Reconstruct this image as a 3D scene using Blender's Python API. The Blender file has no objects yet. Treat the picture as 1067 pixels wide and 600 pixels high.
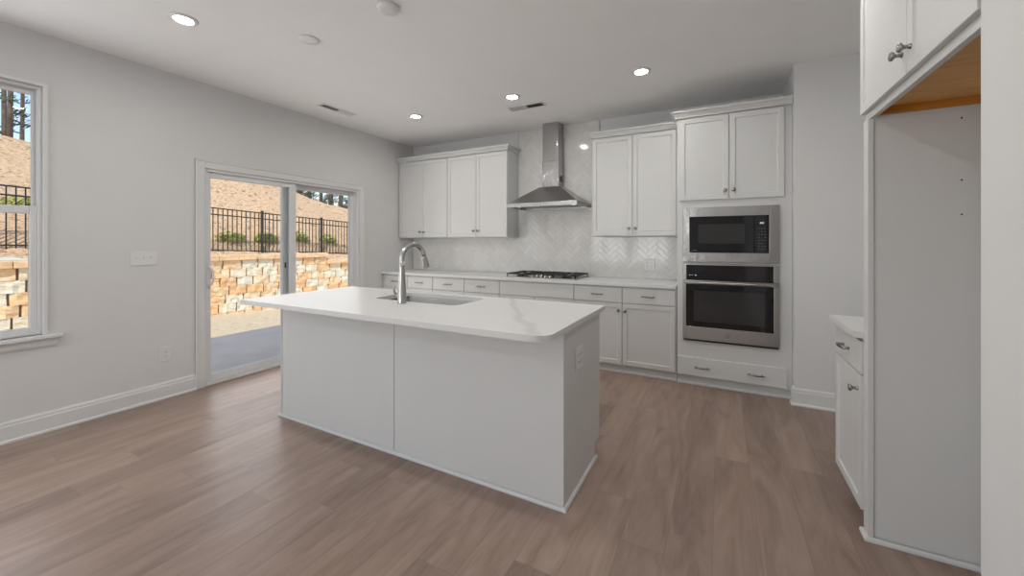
import bpy, bmesh, math, random
from mathutils import Vector, Matrix

random.seed(7)
S = bpy.context.scene
COL = S.collection
PI = math.pi

# ------------------------------------------------------------------ camera
cam_d = bpy.data.cameras.new('camera')
cam = bpy.data.objects.new('camera', cam_d)
COL.objects.link(cam)
cam.location = (0, 0, 1.3242)
cam.rotation_euler = (PI / 2, 0, math.radians(27.945))
cam_d.sensor_width = 36
cam_d.lens = 409.3 / 1067 * 36
cam_d.shift_y = -47.7 / 1067
cam_d.clip_start = 0.02
cam_d.clip_end = 300
S.camera = cam

# ------------------------------------------------------------------ light
S.view_settings.view_transform = 'Standard'
S.view_settings.look = 'None'
S.view_settings.gamma = 1
S.view_settings.use_curve_mapping = False
S.view_settings.exposure = 0.14
LAMP = 212.0          # radiance of the ceiling lamps' lenses
REAR_FILL = 28.0           # watts of each fill light added at the rear windows
SIDE_FILL = 3.0       # and of each one added at the side windows behind the camera
SUN = 2.75
SKY = 0.27
DOOR_DAY = 12.5      # watts of daylight entering through the patio door
WIN_DAY = 9.0       # watts of daylight entering through the left window

world = bpy.data.worlds.new('sky')
S.world = world
world.use_nodes = True
wn = world.node_tree
wn.nodes.clear()
sky = wn.nodes.new('ShaderNodeTexSky')
sky.sky_type = 'NISHITA'
sky.sun_disc = False
sky.sun_elevation = math.radians(48)
sky.sun_rotation = math.radians(150)
sky.air_density = 1.0
sky.dust_density = 0.6
bg = wn.nodes.new('ShaderNodeBackground')
bg.inputs[1].default_value = SKY
wo = wn.nodes.new('ShaderNodeOutputWorld')
haze = wn.nodes.new('ShaderNodeMix')
haze.data_type = 'RGBA'
haze.inputs[0].default_value = 0.45
haze.inputs[7].default_value = (2.3, 2.5, 2.8, 1)
wn.links.new(sky.outputs[0], haze.inputs[6])
wn.links.new(haze.outputs[2], bg.inputs[0])
wn.links.new(bg.outputs[0], wo.inputs[0])

sun_d = bpy.data.lights.new('sun', 'SUN')
sun_d.energy = SUN
sun_d.color = (1.0, 0.93, 0.82)
sun_d.angle = math.radians(0.6)
sun = bpy.data.objects.new('sun', sun_d)
COL.objects.link(sun)
SUNV = Vector((-0.62, 0.72, -1.0))
sun.rotation_euler = SUNV.to_track_quat('-Z', 'Y').to_euler()
sun.location = (4, -5, 12)


def window_light(name, loc, rot, w, h, power, color=(0.93, 0.97, 1.0)):
    d = bpy.data.lights.new(name, 'AREA')
    d.shape = 'RECTANGLE'
    d.size, d.size_y = w, h
    d.energy = power
    d.color = color
    o = bpy.data.objects.new(name, d)
    COL.objects.link(o)
    o.location = loc
    o.rotation_euler = rot


# added fill lights at made-up windows behind the camera, tilted towards the ceiling
UP = math.radians(18)
for wx in (-3.4, -2.0):
    window_light('window_fill_light', (wx, -4.38, 1.45), (PI / 2 + UP, 0, 0), 1.1, 1.6, REAR_FILL)
for wy in (-1.3, -3.0):
    window_light('window_fill_light', (-4.05, wy, 1.45), (PI / 2 + UP, 0, -PI / 2), 1.1, 1.6, SIDE_FILL)

window_light('door_daylight', (-4.130, 2.725, 1.0), (PI / 2, 0, -PI / 2), 1.66, 1.85, DOOR_DAY, (1.0, 0.955, 0.90))
window_light('window_fill_light', (-4.112, 0.44, 1.54), (PI / 2, 0, -PI / 2), 0.82, 1.6, WIN_DAY)

# ------------------------------------------------------------------ materials
MATS = {}


def mat(name, color, rough=0.5, metal=0.0, bump=0.0, bscale=60, var=0.0, vscale=4, spec=None, aniso=None):
    m = bpy.data.materials.new(name)
    m.use_nodes = True
    nt = m.node_tree
    b = nt.nodes['Principled BSDF']
    b.inputs['Base Color'].default_value = (*color, 1)
    b.inputs['Roughness'].default_value = rough
    b.inputs['Metallic'].default_value = metal
    if spec is not None:
        b.inputs['Specular IOR Level'].default_value = spec
    tc = nt.nodes.new('ShaderNodeTexCoord')
    mp = nt.nodes.new('ShaderNodeMapping')
    nt.links.new(tc.outputs['Object'], mp.inputs[0])
    if aniso:
        mp.inputs['Scale'].default_value = aniso
    n = nt.nodes.new('ShaderNodeTexNoise')
    n.inputs['Scale'].default_value = vscale
    n.inputs['Detail'].default_value = 4
    nt.links.new(mp.outputs[0], n.inputs['Vector'])
    v = max(var, 0.01)
    r = nt.nodes.new('ShaderNodeValToRGB')
    r.color_ramp.elements[0].position = 0.3
    r.color_ramp.elements[1].position = 0.7
    r.color_ramp.elements[0].color = (*[c * (1 - v) for c in color], 1)
    r.color_ramp.elements[1].color = (*[min(1, c * (1 + v)) for c in color], 1)
    nt.links.new(n.outputs[0], r.inputs[0])
    nt.links.new(r.outputs[0], b.inputs['Base Color'])
    if bump:
        n2 = nt.nodes.new('ShaderNodeTexNoise')
        n2.inputs['Scale'].default_value = bscale
        n2.inputs['Detail'].default_value = 3
        nt.links.new(mp.outputs[0], n2.inputs['Vector'])
        bp = nt.nodes.new('ShaderNodeBump')
        bp.inputs['Strength'].default_value = bump
        bp.inputs['Distance'].default_value = 0.01
        nt.links.new(n2.outputs[0], bp.inputs['Height'])
        nt.links.new(bp.outputs[0], b.inputs['Normal'])
    MATS[name] = m
    return m


def math_node(nt, op, a, b=None, c=None):
    n = nt.nodes.new('ShaderNodeMath')
    n.operation = op
    for i, v in enumerate((a, b, c)):
        if v is None:
            continue
        if isinstance(v, (int, float)):
            n.inputs[i].default_value = v
        else:
            nt.links.new(v, n.inputs[i])
    return n.outputs[0]


def mix_color(nt, fac, a, b, blend='MIX'):
    n = nt.nodes.new('ShaderNodeMix')
    n.data_type = 'RGBA'
    n.blend_type = blend
    for sock, v in ((n.inputs[0], fac), (n.inputs[6], a), (n.inputs[7], b)):
        if isinstance(v, (int, float)):
            sock.default_value = v
        elif isinstance(v, tuple):
            sock.default_value = (*v, 1)
        else:
            nt.links.new(v, sock)
    return n.outputs[2]


WALL = mat('wall_paint', (0.70, 0.702, 0.70), 0.75, bump=0.02, bscale=250)
CEIL = mat('ceiling_paint', (0.90, 0.90, 0.897), 0.85, bump=0.02, bscale=250)
TRIM = mat('trim_paint', (0.73, 0.73, 0.72), 0.4)
CAB = mat('cabinet_paint', (0.64, 0.643, 0.637), 0.38)
PANEL = mat('panel_paint', (0.66, 0.66, 0.652), 0.45)
VINYL = mat('white_vinyl', (0.76, 0.77, 0.78), 0.35)
PLASTIC = mat('white_plastic', (0.76, 0.76, 0.75), 0.35)
STEEL = mat('brushed_steel', (0.43, 0.42, 0.41), 0.28, 1.0, var=0.05, vscale=8, aniso=(60, 60, 1), bump=0.03, bscale=20)
STEELH = mat('brushed_steel_hood', (0.42, 0.415, 0.41), 0.3, 1.0, var=0.05, vscale=8, aniso=(1, 1, 60), bump=0.03, bscale=20)
SINKSTEEL = mat('sink_steel', (0.30, 0.296, 0.292), 0.22, 1.0, var=0.05, vscale=8, aniso=(1, 60, 60), bump=0.02, bscale=20)
NICKEL = mat('brushed_nickel', (0.32, 0.31, 0.295), 0.26, 1.0)
CHROME = mat('satin_faucet_metal', (0.46, 0.45, 0.435), 0.27, 1.0)
FILM = mat('film_covered_steel', (0.42, 0.415, 0.41), 0.2, 1.0, bump=0.9, bscale=3.2, aniso=(4.5, 4.5, 1.1))
WRAP = mat('wrapped_steel_trim', (0.43, 0.42, 0.41), 0.24, 1.0, bump=0.45, bscale=7)
BLACKGLASS = mat('black_glass', (0.006, 0.006, 0.007), 0.06)
WINDOWGLASS = mat('oven_window_glass', (0.030, 0.030, 0.031), 0.10)
DARK = mat('dark_gap', (0.015, 0.015, 0.015), 0.6)
IRON = mat('cast_iron', (0.02, 0.02, 0.021), 0.55, bump=0.1, bscale=300)
GREYMARK = mat('grey_print', (0.5, 0.5, 0.5), 0.4)
PLY = mat('maple_plywood', (0.72, 0.39, 0.13), 0.5, var=0.10, vscale=5, aniso=(8, 1, 1))
PLYEDGE = mat('plywood_ledger', (0.55, 0.23, 0.03), 0.5, var=0.10, vscale=5, aniso=(8, 1, 1))
FENCE = mat('black_bronze_aluminium', (0.030, 0.022, 0.018), 0.4)
CONCRETE = mat('concrete', (0.68, 0.59, 0.51), 0.8, bump=0.1, bscale=40, var=0.08, vscale=3)
BARK = mat('pine_bark', (0.13, 0.10, 0.085), 0.9, bump=0.5, bscale=20, var=0.4, vscale=6)
NEEDLE = mat('pine_needles', (0.06, 0.085, 0.05), 0.8, var=0.4, vscale=8)
LEAF = mat('shrub_leaf', (0.42, 0.46, 0.13), 0.6, var=0.4, vscale=20)
SIDING = mat('siding', (0.6, 0.6, 0.58), 0.7)
SHINGLE = mat('shingle', (0.12, 0.11, 0.1), 0.9, var=0.2, vscale=20)
LOG = mat('cut_log', (0.50, 0.42, 0.34), 0.9, bump=0.3, bscale=30, var=0.25, vscale=10)


def emit(name, color, strength):
    m = bpy.data.materials.new(name)
    m.use_nodes = True
    nt = m.node_tree
    nt.nodes.clear()
    e = nt.nodes.new('ShaderNodeEmission')
    e.inputs[0].default_value = (*color, 1)
    e.inputs[1].default_value = strength
    o = nt.nodes.new('ShaderNodeOutputMaterial')
    nt.links.new(e.outputs[0], o.inputs[0])
    return m


LENS = emit('lamp_lens', (1.0, 0.975, 0.935), LAMP)
HOODLENS = emit('hood_lamp_lens', (1.0, 0.95, 0.88), 7.0)
DISPLAY = emit('clock_digits', (0.9, 0.95, 1.0), 0.55)


def glass_mat():
    m = bpy.data.materials.new('window_glass')
    m.use_nodes = True
    nt = m.node_tree
    nt.nodes.clear()
    t = nt.nodes.new('ShaderNodeBsdfTransparent')
    t.inputs[0].default_value = (0.97, 0.985, 0.98, 1)
    g = nt.nodes.new('ShaderNodeBsdfGlossy')
    g.inputs['Roughness'].default_value = 0.01
    f = nt.nodes.new('ShaderNodeFresnel')
    f.inputs[0].default_value = 1.25
    x = nt.nodes.new('ShaderNodeMixShader')
    o = nt.nodes.new('ShaderNodeOutputMaterial')
    nt.links.new(f.outputs[0], x.inputs[0])
    nt.links.new(t.outputs[0], x.inputs[1])
    nt.links.new(g.outputs[0], x.inputs[2])
    nt.links.new(x.outputs[0], o.inputs[0])
    return m


GLASS = glass_mat()


def floor_mat():
    m = bpy.data.materials.new('vinyl_plank')
    m.use_nodes = True
    nt = m.node_tree
    b = nt.nodes['Principled BSDF']
    tc = nt.nodes.new('ShaderNodeTexCoord')
    sp = nt.nodes.new('ShaderNodeSeparateXYZ')
    nt.links.new(tc.outputs['Object'], sp.inputs[0])
    cb = nt.nodes.new('ShaderNodeCombineXYZ')
    row = math_node(nt, 'FLOOR', math_node(nt, 'DIVIDE', math_node(nt, 'ADD', sp.outputs[0], 20.05), 0.182))
    wnz = nt.nodes.new('ShaderNodeTexWhiteNoise')
    wnz.noise_dimensions = '1D'
    nt.links.new(row, wnz.inputs['W'])
    off = math_node(nt, 'MULTIPLY', wnz.outputs[0], 1.22)
    along = math_node(nt, 'ADD', math_node(nt, 'ADD', sp.outputs[1], 30.0), off)
    cell = math_node(nt, 'FLOOR', math_node(nt, 'DIVIDE', along, 1.22))
    cbw = nt.nodes.new('ShaderNodeCombineXYZ')
    nt.links.new(row, cbw.inputs[0])
    nt.links.new(cell, cbw.inputs[1])
    wn2 = nt.nodes.new('ShaderNodeTexWhiteNoise')
    wn2.noise_dimensions = '2D'
    nt.links.new(cbw.outputs[0], wn2.inputs['Vector'])
    # seams
    fx = math_node(nt, 'FRACT', math_node(nt, 'DIVIDE', math_node(nt, 'ADD', sp.outputs[0], 20.05), 0.182))
    fy = math_node(nt, 'FRACT', math_node(nt, 'DIVIDE', along, 1.22))
    ex = math_node(nt, 'LESS_THAN', fx, 0.012)
    ey = math_node(nt, 'LESS_THAN', fy, 0.0016)
    seam = math_node(nt, 'MAXIMUM', ex, ey)
    # grain
    cg = nt.nodes.new('ShaderNodeCombineXYZ')
    nt.links.new(math_node(nt, 'MULTIPLY', sp.outputs[0], 9.5), cg.inputs[0])
    nt.links.new(math_node(nt, 'MULTIPLY', along, 1.5), cg.inputs[1])
    nt.links.new(math_node(nt, 'MULTIPLY', wn2.outputs[0], 57.0), cg.inputs[2])
    g1 = nt.nodes.new('ShaderNodeTexNoise')
    g1.inputs['Scale'].default_value = 1.0
    g1.inputs['Detail'].default_value = 6
    g1.inputs['Roughness'].default_value = 0.6
    g1.inputs['Distortion'].default_value = 1.3
    nt.links.new(cg.outputs[0], g1.inputs['Vector'])
    cg2 = nt.nodes.new('ShaderNodeCombineXYZ')
    nt.links.new(math_node(nt, 'MULTIPLY', sp.outputs[0], 110.0), cg2.inputs[0])
    nt.links.new(math_node(nt, 'MULTIPLY', along, 4.0), cg2.inputs[1])
    nt.links.new(math_node(nt, 'MULTIPLY', wn2.outputs[0], 31.0), cg2.inputs[2])
    g2 = nt.nodes.new('ShaderNodeTexNoise')
    g2.inputs['Scale'].default_value = 1.0
    g2.inputs['Detail'].default_value = 3
    nt.links.new(cg2.outputs[0], g2.inputs['Vector'])
    r = nt.nodes.new('ShaderNodeValToRGB')
    els = r.color_ramp.elements
    els[0].position, els[0].color = 0.27, (0.205, 0.139, 0.108, 1)
    els[1].position, els[1].color = 0.72, (0.375, 0.274, 0.222, 1)
    e = els.new(0.5)
    e.color = (0.297, 0.212, 0.170, 1)
    nt.links.new(math_node(nt, 'ADD', math_node(nt, 'MULTIPLY', g1.outputs[0], 0.85), math_node(nt, 'MULTIPLY', g2.outputs[0], 0.15)), r.inputs[0])
    tone = nt.nodes.new('ShaderNodeMapRange')
    tone.inputs['To Min'].default_value = 0.86
    tone.inputs['To Max'].default_value = 1.12
    nt.links.new(wn2.outputs[0], tone.inputs[0])
    cc = nt.nodes.new('ShaderNodeCombineColor')
    for i in range(3):
        nt.links.new(tone.outputs[0], cc.inputs[i])
    c1 = mix_color(nt, 1.0, r.outputs[0], cc.outputs[0], 'MULTIPLY')
    c2 = mix_color(nt, math_node(nt, 'MULTIPLY', seam, 0.33), c1, (0.05, 0.034, 0.028))
    nt.links.new(c2, b.inputs['Base Color'])
    b.inputs['Roughness'].default_value = 0.36
    b.inputs['Specular IOR Level'].default_value = 0.45
    bp = nt.nodes.new('ShaderNodeBump')
    bp.inputs['Strength'].default_value = 0.06
    bp.inputs['Distance'].default_value = 0.002
    nt.links.new(math_node(nt, 'SUBTRACT', g2.outputs[0], math_node(nt, 'MULTIPLY', seam, 1.5)), bp.inputs['Height'])
    nt.links.new(bp.outputs[0], b.inputs['Normal'])
    return m


FLOOR = floor_mat()


def quartz_mat():
    m = bpy.data.materials.new('white_quartz')
    m.use_nodes = True
    nt = m.node_tree
    b = nt.nodes['Principled BSDF']
    tc = nt.nodes.new('ShaderNodeTexCoord')
    n = nt.nodes.new('ShaderNodeTexNoise')
    n.inputs['Scale'].default_value = 1.3
    n.inputs['Detail'].default_value = 5
    n.inputs['Distortion'].default_value = 0.9
    nt.links.new(tc.outputs['Object'], n.inputs['Vector'])
    d = math_node(nt, 'ABSOLUTE', math_node(nt, 'SUBTRACT', n.outputs[0], 0.53))
    v = nt.nodes.new('ShaderNodeMapRange')
    v.inputs['From Min'].default_value = 0.0
    v.inputs['From Max'].default_value = 0.018
    v.inputs['To Min'].default_value = 1.0
    v.inputs['To Max'].default_value = 0.0
    nt.links.new(d, v.inputs[0])
    n2 = nt.nodes.new('ShaderNodeTexNoise')
    n2.inputs['Scale'].default_value = 1.1
    nt.links.new(tc.outputs['Object'], n2.inputs['Vector'])
    msk = nt.nodes.new('ShaderNodeMapRange')
    msk.inputs['From Min'].default_value = 0.48
    msk.inputs['From Max'].default_value = 0.62
    nt.links.new(n2.outputs[0], msk.inputs[0])
    fac = math_node(nt, 'MULTIPLY', math_node(nt, 'MULTIPLY', v.outputs[0], msk.outputs[0]), 0.13)
    c = mix_color(nt, fac, (0.69, 0.688, 0.68), (0.46, 0.44, 0.42))
    nt.links.new(c, b.inputs['Base Color'])
    b.inputs['Roughness'].default_value = 0.32
    b.inputs['Specular IOR Level'].default_value = 0.12
    return m


QUARTZ = quartz_mat()


def island_quartz_mat():
    """the same stone with the one broad soft vein that runs across the near right end of the slab"""
    m = QUARTZ.copy()
    m.name = 'white_quartz_veined'
    nt = m.node_tree
    b = nt.nodes['Principled BSDF']
    old = b.inputs['Base Color'].links[0].from_socket
    tc = nt.nodes.new('ShaderNodeTexCoord')
    sp = nt.nodes.new('ShaderNodeSeparateXYZ')
    nt.links.new(tc.outputs['Object'], sp.inputs[0])
    n = nt.nodes.new('ShaderNodeTexNoise')
    n.inputs['Scale'].default_value = 2.6
    n.inputs['Detail'].default_value = 5
    nt.links.new(tc.outputs['Object'], n.inputs['Vector'])
    # local x 0..2.376 , y 0..0.965 ; vein x = 1.95 + 0.35*(y)... wandering
    line = math_node(nt, 'ADD', math_node(nt, 'MULTIPLY', sp.outputs[1], -0.71), 2.33)
    wob = math_node(nt, 'MULTIPLY', math_node(nt, 'SUBTRACT', n.outputs[0], 0.5), 0.30)
    d = math_node(nt, 'ABSOLUTE', math_node(nt, 'SUBTRACT', math_node(nt, 'ADD', sp.outputs[0], wob), line))
    v = nt.nodes.new('ShaderNodeMapRange')
    v.interpolation_type = 'SMOOTHSTEP'
    v.inputs['From Min'].default_value = 0.008
    v.inputs['From Max'].default_value = 0.045
    v.inputs['To Min'].default_value = 0.42
    v.inputs['To Max'].default_value = 0.0
    nt.links.new(d, v.inputs[0])
    c = mix_color(nt, v.outputs[0], old, (0.46, 0.43, 0.40))
    nt.links.new(c, b.inputs['Base Color'])
    return m


QUARTZ2 = island_quartz_mat()


def island_random_mat(name, stops, rough, bump=0.0, bscale=30, nmix=0.25, nscale=12):
    """a colour picked at random for every separate piece of the mesh, plus a fine mottling"""
    m = bpy.data.materials.new(name)
    m.use_nodes = True
    nt = m.node_tree
    b = nt.nodes['Principled BSDF']
    g = nt.nodes.new('ShaderNodeNewGeometry')
    tc = nt.nodes.new('ShaderNodeTexCoord')
    n = nt.nodes.new('ShaderNodeTexNoise')
    n.inputs['Scale'].default_value = nscale
    n.inputs['Detail'].default_value = 4
    nt.links.new(tc.outputs['Object'], n.inputs['Vector'])
    r = nt.nodes.new('ShaderNodeValToRGB')
    els = r.color_ramp.elements
    els[0].position, els[0].color = stops[0][0], (*stops[0][1], 1)
    els[1].position, els[1].color = stops[-1][0], (*stops[-1][1], 1)
    for p, c in stops[1:-1]:
        e = els.new(p)
        e.color = (*c, 1)
    f = math_node(nt, 'ADD', math_node(nt, 'MULTIPLY', g.outputs['Random Per Island'], 1 - nmix),
                  math_node(nt, 'MULTIPLY', n.outputs[0], nmix))
    nt.links.new(f, r.inputs[0])
    nt.links.new(r.outputs[0], b.inputs['Base Color'])
    b.inputs['Roughness'].default_value = rough
    if bump:
        n2 = nt.nodes.new('ShaderNodeTexNoise')
        n2.inputs['Scale'].default_value = bscale
        n2.inputs['Detail'].default_value = 6
        nt.links.new(tc.outputs['Object'], n2.inputs['Vector'])
        bp = nt.nodes.new('ShaderNodeBump')
        bp.inputs['Strength'].default_value = bump
        bp.inputs['Distance'].default_value = 0.03
        nt.links.new(n2.outputs[0], bp.inputs['Height'])
        nt.links.new(bp.outputs[0], b.inputs['Normal'])
    return m


TILE = island_random_mat('glazed_tile', [(0.0, (0.70, 0.69, 0.67)), (1.0, (0.77, 0.765, 0.75))], 0.09, nmix=0.1)
GROUT = mat('grout', (0.66, 0.655, 0.64), 0.8)
BLOCK = island_random_mat('split_face_block',
                          [(0.24, (0.80, 0.45, 0.22)), (0.42, (0.84, 0.60, 0.36)), (0.56, (0.84, 0.75, 0.59)), (0.80, (0.76, 0.75, 0.68))],
                          0.9, bump=0.5, bscale=18, nmix=0.62, nscale=4)
CAPM = mat('cap_stone', (0.84, 0.58, 0.36), 0.9, bump=0.3, bscale=20, var=0.15, vscale=5)


def straw_mat(name, c0, c1, c2):
    m = bpy.data.materials.new(name)
    m.use_nodes = True
    nt = m.node_tree
    b = nt.nodes['Principled BSDF']
    tc = nt.nodes.new('ShaderNodeTexCoord')
    mp = nt.nodes.new('ShaderNodeMapping')
    mp.inputs['Scale'].default_value = (13, 8, 13)
    nt.links.new(tc.outputs['Object'], mp.inputs[0])
    n = nt.nodes.new('ShaderNodeTexNoise')
    n.inputs['Scale'].default_value = 1.6
    n.inputs['Detail'].default_value = 8
    n.inputs['Roughness'].default_value = 0.72
    nt.links.new(mp.outputs[0], n.inputs['Vector'])
    r = nt.nodes.new('ShaderNodeValToRGB')
    els = r.color_ramp.elements
    els[0].position, els[0].color = 0.36, (*c0, 1)
    els[1].position, els[1].color = 0.68, (*c2, 1)
    e = els.new(0.45)
    e.color = (*c1, 1)
    nt.links.new(n.outputs[0], r.inputs[0])
    n3 = nt.nodes.new('ShaderNodeTexNoise')
    n3.inputs['Scale'].default_value = 6.0
    n3.inputs['Detail'].default_value = 3
    nt.links.new(tc.outputs['Object'], n3.inputs['Vector'])
    k = nt.nodes.new('ShaderNodeMapRange')
    k.inputs['From Min'].default_value = 0.60
    k.inputs['From Max'].default_value = 0.70
    k.inputs['To Max'].default_value = 0.75
    nt.links.new(n3.outputs[0], k.inputs[0])
    nt.links.new(mix_color(nt, k.outputs[0], r.outputs[0], c0), b.inputs['Base Color'])
    b.inputs['Roughness'].default_value = 1.0
    b.inputs['Specular IOR Level'].default_value = 0.1
    bp = nt.nodes.new('ShaderNodeBump')
    bp.inputs['Strength'].default_value = 0.8
    bp.inputs['Distance'].default_value = 0.06
    nt.links.new(n.outputs[0], bp.inputs['Height'])
    nt.links.new(bp.outputs[0], b.inputs['Normal'])
    return m


STRAW = straw_mat('straw_mulch', (0.20, 0.11, 0.06), (0.72, 0.48, 0.30), (0.92, 0.67, 0.45))
SAND = straw_mat('sandy_soil', (0.62, 0.46, 0.30), (0.82, 0.66, 0.46), (0.90, 0.76, 0.58))


# ------------------------------------------------------------------ mesh helpers
def merge(dst, src):
    me = bpy.data.meshes.new('tmp')
    src.to_mesh(me)
    src.free()
    dst.from_mesh(me)
    bpy.data.meshes.remove(me)


def box(bm, x0, x1, y0, y1, z0, z1, bev=0.0, seg=1, mtx=None):
    t = bmesh.new()
    bmesh.ops.create_cube(t, size=1)
    for v in t.verts:
        v.co = Vector(((x0 + x1) / 2 + v.co.x * (x1 - x0), (y0 + y1) / 2 + v.co.y * (y1 - y0), (z0 + z1) / 2 + v.co.z * (z1 - z0)))
    if bev > 0:
        bmesh.ops.bevel(t, geom=t.edges[:], offset=bev, segments=seg, affect='EDGES', profile=0.5)
    if mtx:
        t.transform(mtx)
    merge(bm, t)
    return bm


def B(*a, **k):
    return box(bmesh.new(), *a, **k)


def lathe(bm, prof, seg=24, mtx=None, cap=True):
    """prof: (r, z) pairs round local z"""
    t = bmesh.new()
    rings = []
    for r, z in prof:
        rings.append([t.verts.new((r * math.cos(2 * PI * i / seg), r * math.sin(2 * PI * i / seg), z)) for i in range(seg)])
    for a, b in zip(rings, rings[1:]):
        for i in range(seg):
            t.faces.new((a[i], a[(i + 1) % seg], b[(i + 1) % seg], b[i]))
    if cap:
        t.faces.new(list(reversed(rings[0])))
        t.faces.new(rings[-1])
    bmesh.ops.recalc_face_normals(t, faces=t.faces[:])
    for f in t.faces:
        f.smooth = True
    if mtx:
        t.transform(mtx)
    merge(bm, t)
    return bm


def tube(bm, pts, rad, seg=12, closed=False):
    """round tube through pts; rad a number or one per point"""
    pts = [Vector(p) for p in pts]
    n = len(pts)
    rads = rad if isinstance(rad, (list, tuple)) else [rad] * n
    t = bmesh.new()
    rings = []
    up = None
    for i, p in enumerate(pts):
        a = pts[(i - 1) % n] if (closed or i > 0) else pts[0]
        b = pts[(i + 1) % n] if (closed or i < n - 1) else pts[-1]
        d = (b - a).normalized()
        if up is None:
            up = Vector((0, 0, 1)) if abs(d.z) < 0.9 else Vector((1, 0, 0))
        s = d.cross(up).normalized()
        up = s.cross(d).normalized()
        rings.append([t.verts.new(p + rads[i] * (math.cos(2 * PI * k / seg) * s + math.sin(2 * PI * k / seg) * up)) for k in range(seg)])
    prs = list(zip(rings, rings[1:]))
    if closed:
        prs.append((rings[-1], rings[0]))
    for a, b in prs:
        for k in range(seg):
            t.faces.new((a[k], a[(k + 1) % seg], b[(k + 1) % seg], b[k]))
    if not closed:
        t.faces.new(list(reversed(rings[0])))
        t.faces.new(rings[-1])
    bmesh.ops.recalc_face_normals(t, faces=t.faces[:])
    for f in t.faces:
        f.smooth = True
    merge(bm, t)
    return bm


def sweep(bm, path, prof):
    """profile (out, z) swept along an xy path with mitred corners; out is to the right of the direction of travel"""
    path = [Vector(p) for p in path]
    n = len(path)
    t = bmesh.new()
    rings = []
    for i, p in enumerate(path):
        def nrm(a, b):
            d = (b - a).normalized()
            return Vector((d.y, -d.x))
        if i == 0:
            m = nrm(path[0], path[1])
        elif i == n - 1:
            m = nrm(path[-2], path[-1])
        else:
            n1, n2 = nrm(path[i - 1], p), nrm(p, path[i + 1])
            m = (n1 + n2)
            m = m / m.dot(n1)
        rings.append([t.verts.new((p.x + m.x * o, p.y + m.y * o, z)) for o, z in prof])
    k = len(prof)
    for a, b in zip(rings, rings[1:]):
        for j in range(k):
            t.faces.new((a[j], a[(j + 1) % k], b[(j + 1) % k], b[j]))
    t.faces.new(list(reversed(rings[0])))
    t.faces.new(rings[-1])
    bmesh.ops.recalc_face_normals(t, faces=t.faces[:])
    merge(bm, t)
    return bm


def rounded(x0, x1, y0, y1, radii, seg=8):
    """outline ccw from (x0,y0); radii for corners (x0y0, x1y0, x1y1, x0y1)"""
    out = []
    cs = [((x0, y0), 1, 1, PI), ((x1, y0), -1, 1, 1.5 * PI), ((x1, y1), -1, -1, 0), ((x0, y1), 1, -1, 0.5 * PI)]
    for ((cx, cy), sx, sy, a0), r in zip(cs, radii):
        if r <= 0:
            out.append((cx, cy))
            continue
        ox, oy = cx + sx * r, cy + sy * r
        for i in range(seg + 1):
            a = a0 + i / seg * PI / 2
            out.append((ox + r * math.cos(a), oy + r * math.sin(a)))
    return out


def slab(bm, outline, z0, z1, holes=()):
    t = bmesh.new()
    eds = []
    for loop in [outline, *holes]:
        vs = [t.verts.new((x, y, z1)) for x, y in loop]
        eds += [t.edges.new((vs[i], vs[(i + 1) % len(vs)])) for i in range(len(vs))]
    bmesh.ops.triangle_fill(t, edges=eds, use_beauty=True, use_dissolve=False)
    ret = bmesh.ops.extrude_face_region(t, geom=t.faces[:])
    for v in ret['geom']:
        if isinstance(v, bmesh.types.BMVert):
            v.co.z = z0
    bmesh.ops.recalc_face_normals(t, faces=t.faces[:])
    merge(bm, t)
    return bm


def obj(name, bm, material, parent=None):
    me = bpy.data.meshes.new(name)
    bm.to_mesh(me)
    bm.free()
    o = bpy.data.objects.new(name, me)
    COL.objects.link(o)
    for m in (material if isinstance(material, (list, tuple)) else [material]):
        me.materials.append(m)
    if parent is not None:
        o.parent = parent
    return o


def soft(o, w=0.002, seg=2):
    m = o.modifiers.new('edge', 'BEVEL')
    m.width = w
    m.segments = seg
    m.limit_method = 'ANGLE'
    m.angle_limit = math.radians(40)
    return o


def tag(o, label, cat, group=None, kind=None):
    o['label'] = label
    o['category'] = cat
    if group:
        o['group'] = group
    if kind:
        o['kind'] = kind
    return o


def thing(name, label, cat, loc=(0, 0, 0), rotz=0.0, group=None):
    o = bpy.data.objects.new(name, None)
    COL.objects.link(o)
    o.empty_display_size = 0.1
    o.location = loc
    o.rotation_euler = (0, 0, rotz)
    return tag(o, label, cat, group)


def struct(name, bm, m, label=None, cat=None, parent=None):
    o = obj(name, bm, m, parent)
    if parent is None:
        o['kind'] = 'structure'
        if label:
            o['label'] = label
            o['category'] = cat or 'structure'
    return o


def dup(root, loc, label=None):
    """a copy of a thing with copies of its parts and sub-parts"""
    def rec(o, par):
        c = o.copy()
        COL.objects.link(c)
        if par is not None:
            c.parent = par
        for ch in list(o.children):
            rec(ch, c)
        return c
    r = rec(root, None)
    r.location = loc
    if label:
        r['label'] = label
    return r


RX90 = Matrix.Rotation(PI / 2, 4, 'X')     # local +z of a lathe -> -y


# ------------------------------------------------------------------ room dimensions
XL, YB, ZC = -4.166, 4.62, 2.776
XJ, YJ = 0.533, 3.907           # the wall that juts out right of the oven cabinet
XR = 0.573                      # face of the near right wall
XRR = 1.20                      # wall behind the right-hand cabinets
YN = 1.411                      # corner of the near right wall
YF = -4.5                       # wall behind the camera
WT = 0.16
D0, D1, DZ = 1.85, 3.60, 2.005  # patio door opening
W0, W1, WZ0, WZ1 = 0.0, 0.885, 0.682, 2.405   # window opening

fl = struct('floor', B(XL - WT, 3.0, YF - WT, YB + WT, -0.06, 0.0), FLOOR, 'brown wood-look vinyl plank floor running towards the back wall', 'floor')
ce = struct('ceiling', B(XL - WT, 3.0, YF - WT, YB + WT, ZC, ZC + 0.12), CEIL, 'smooth white ceiling with recessed lights', 'ceiling')

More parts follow.
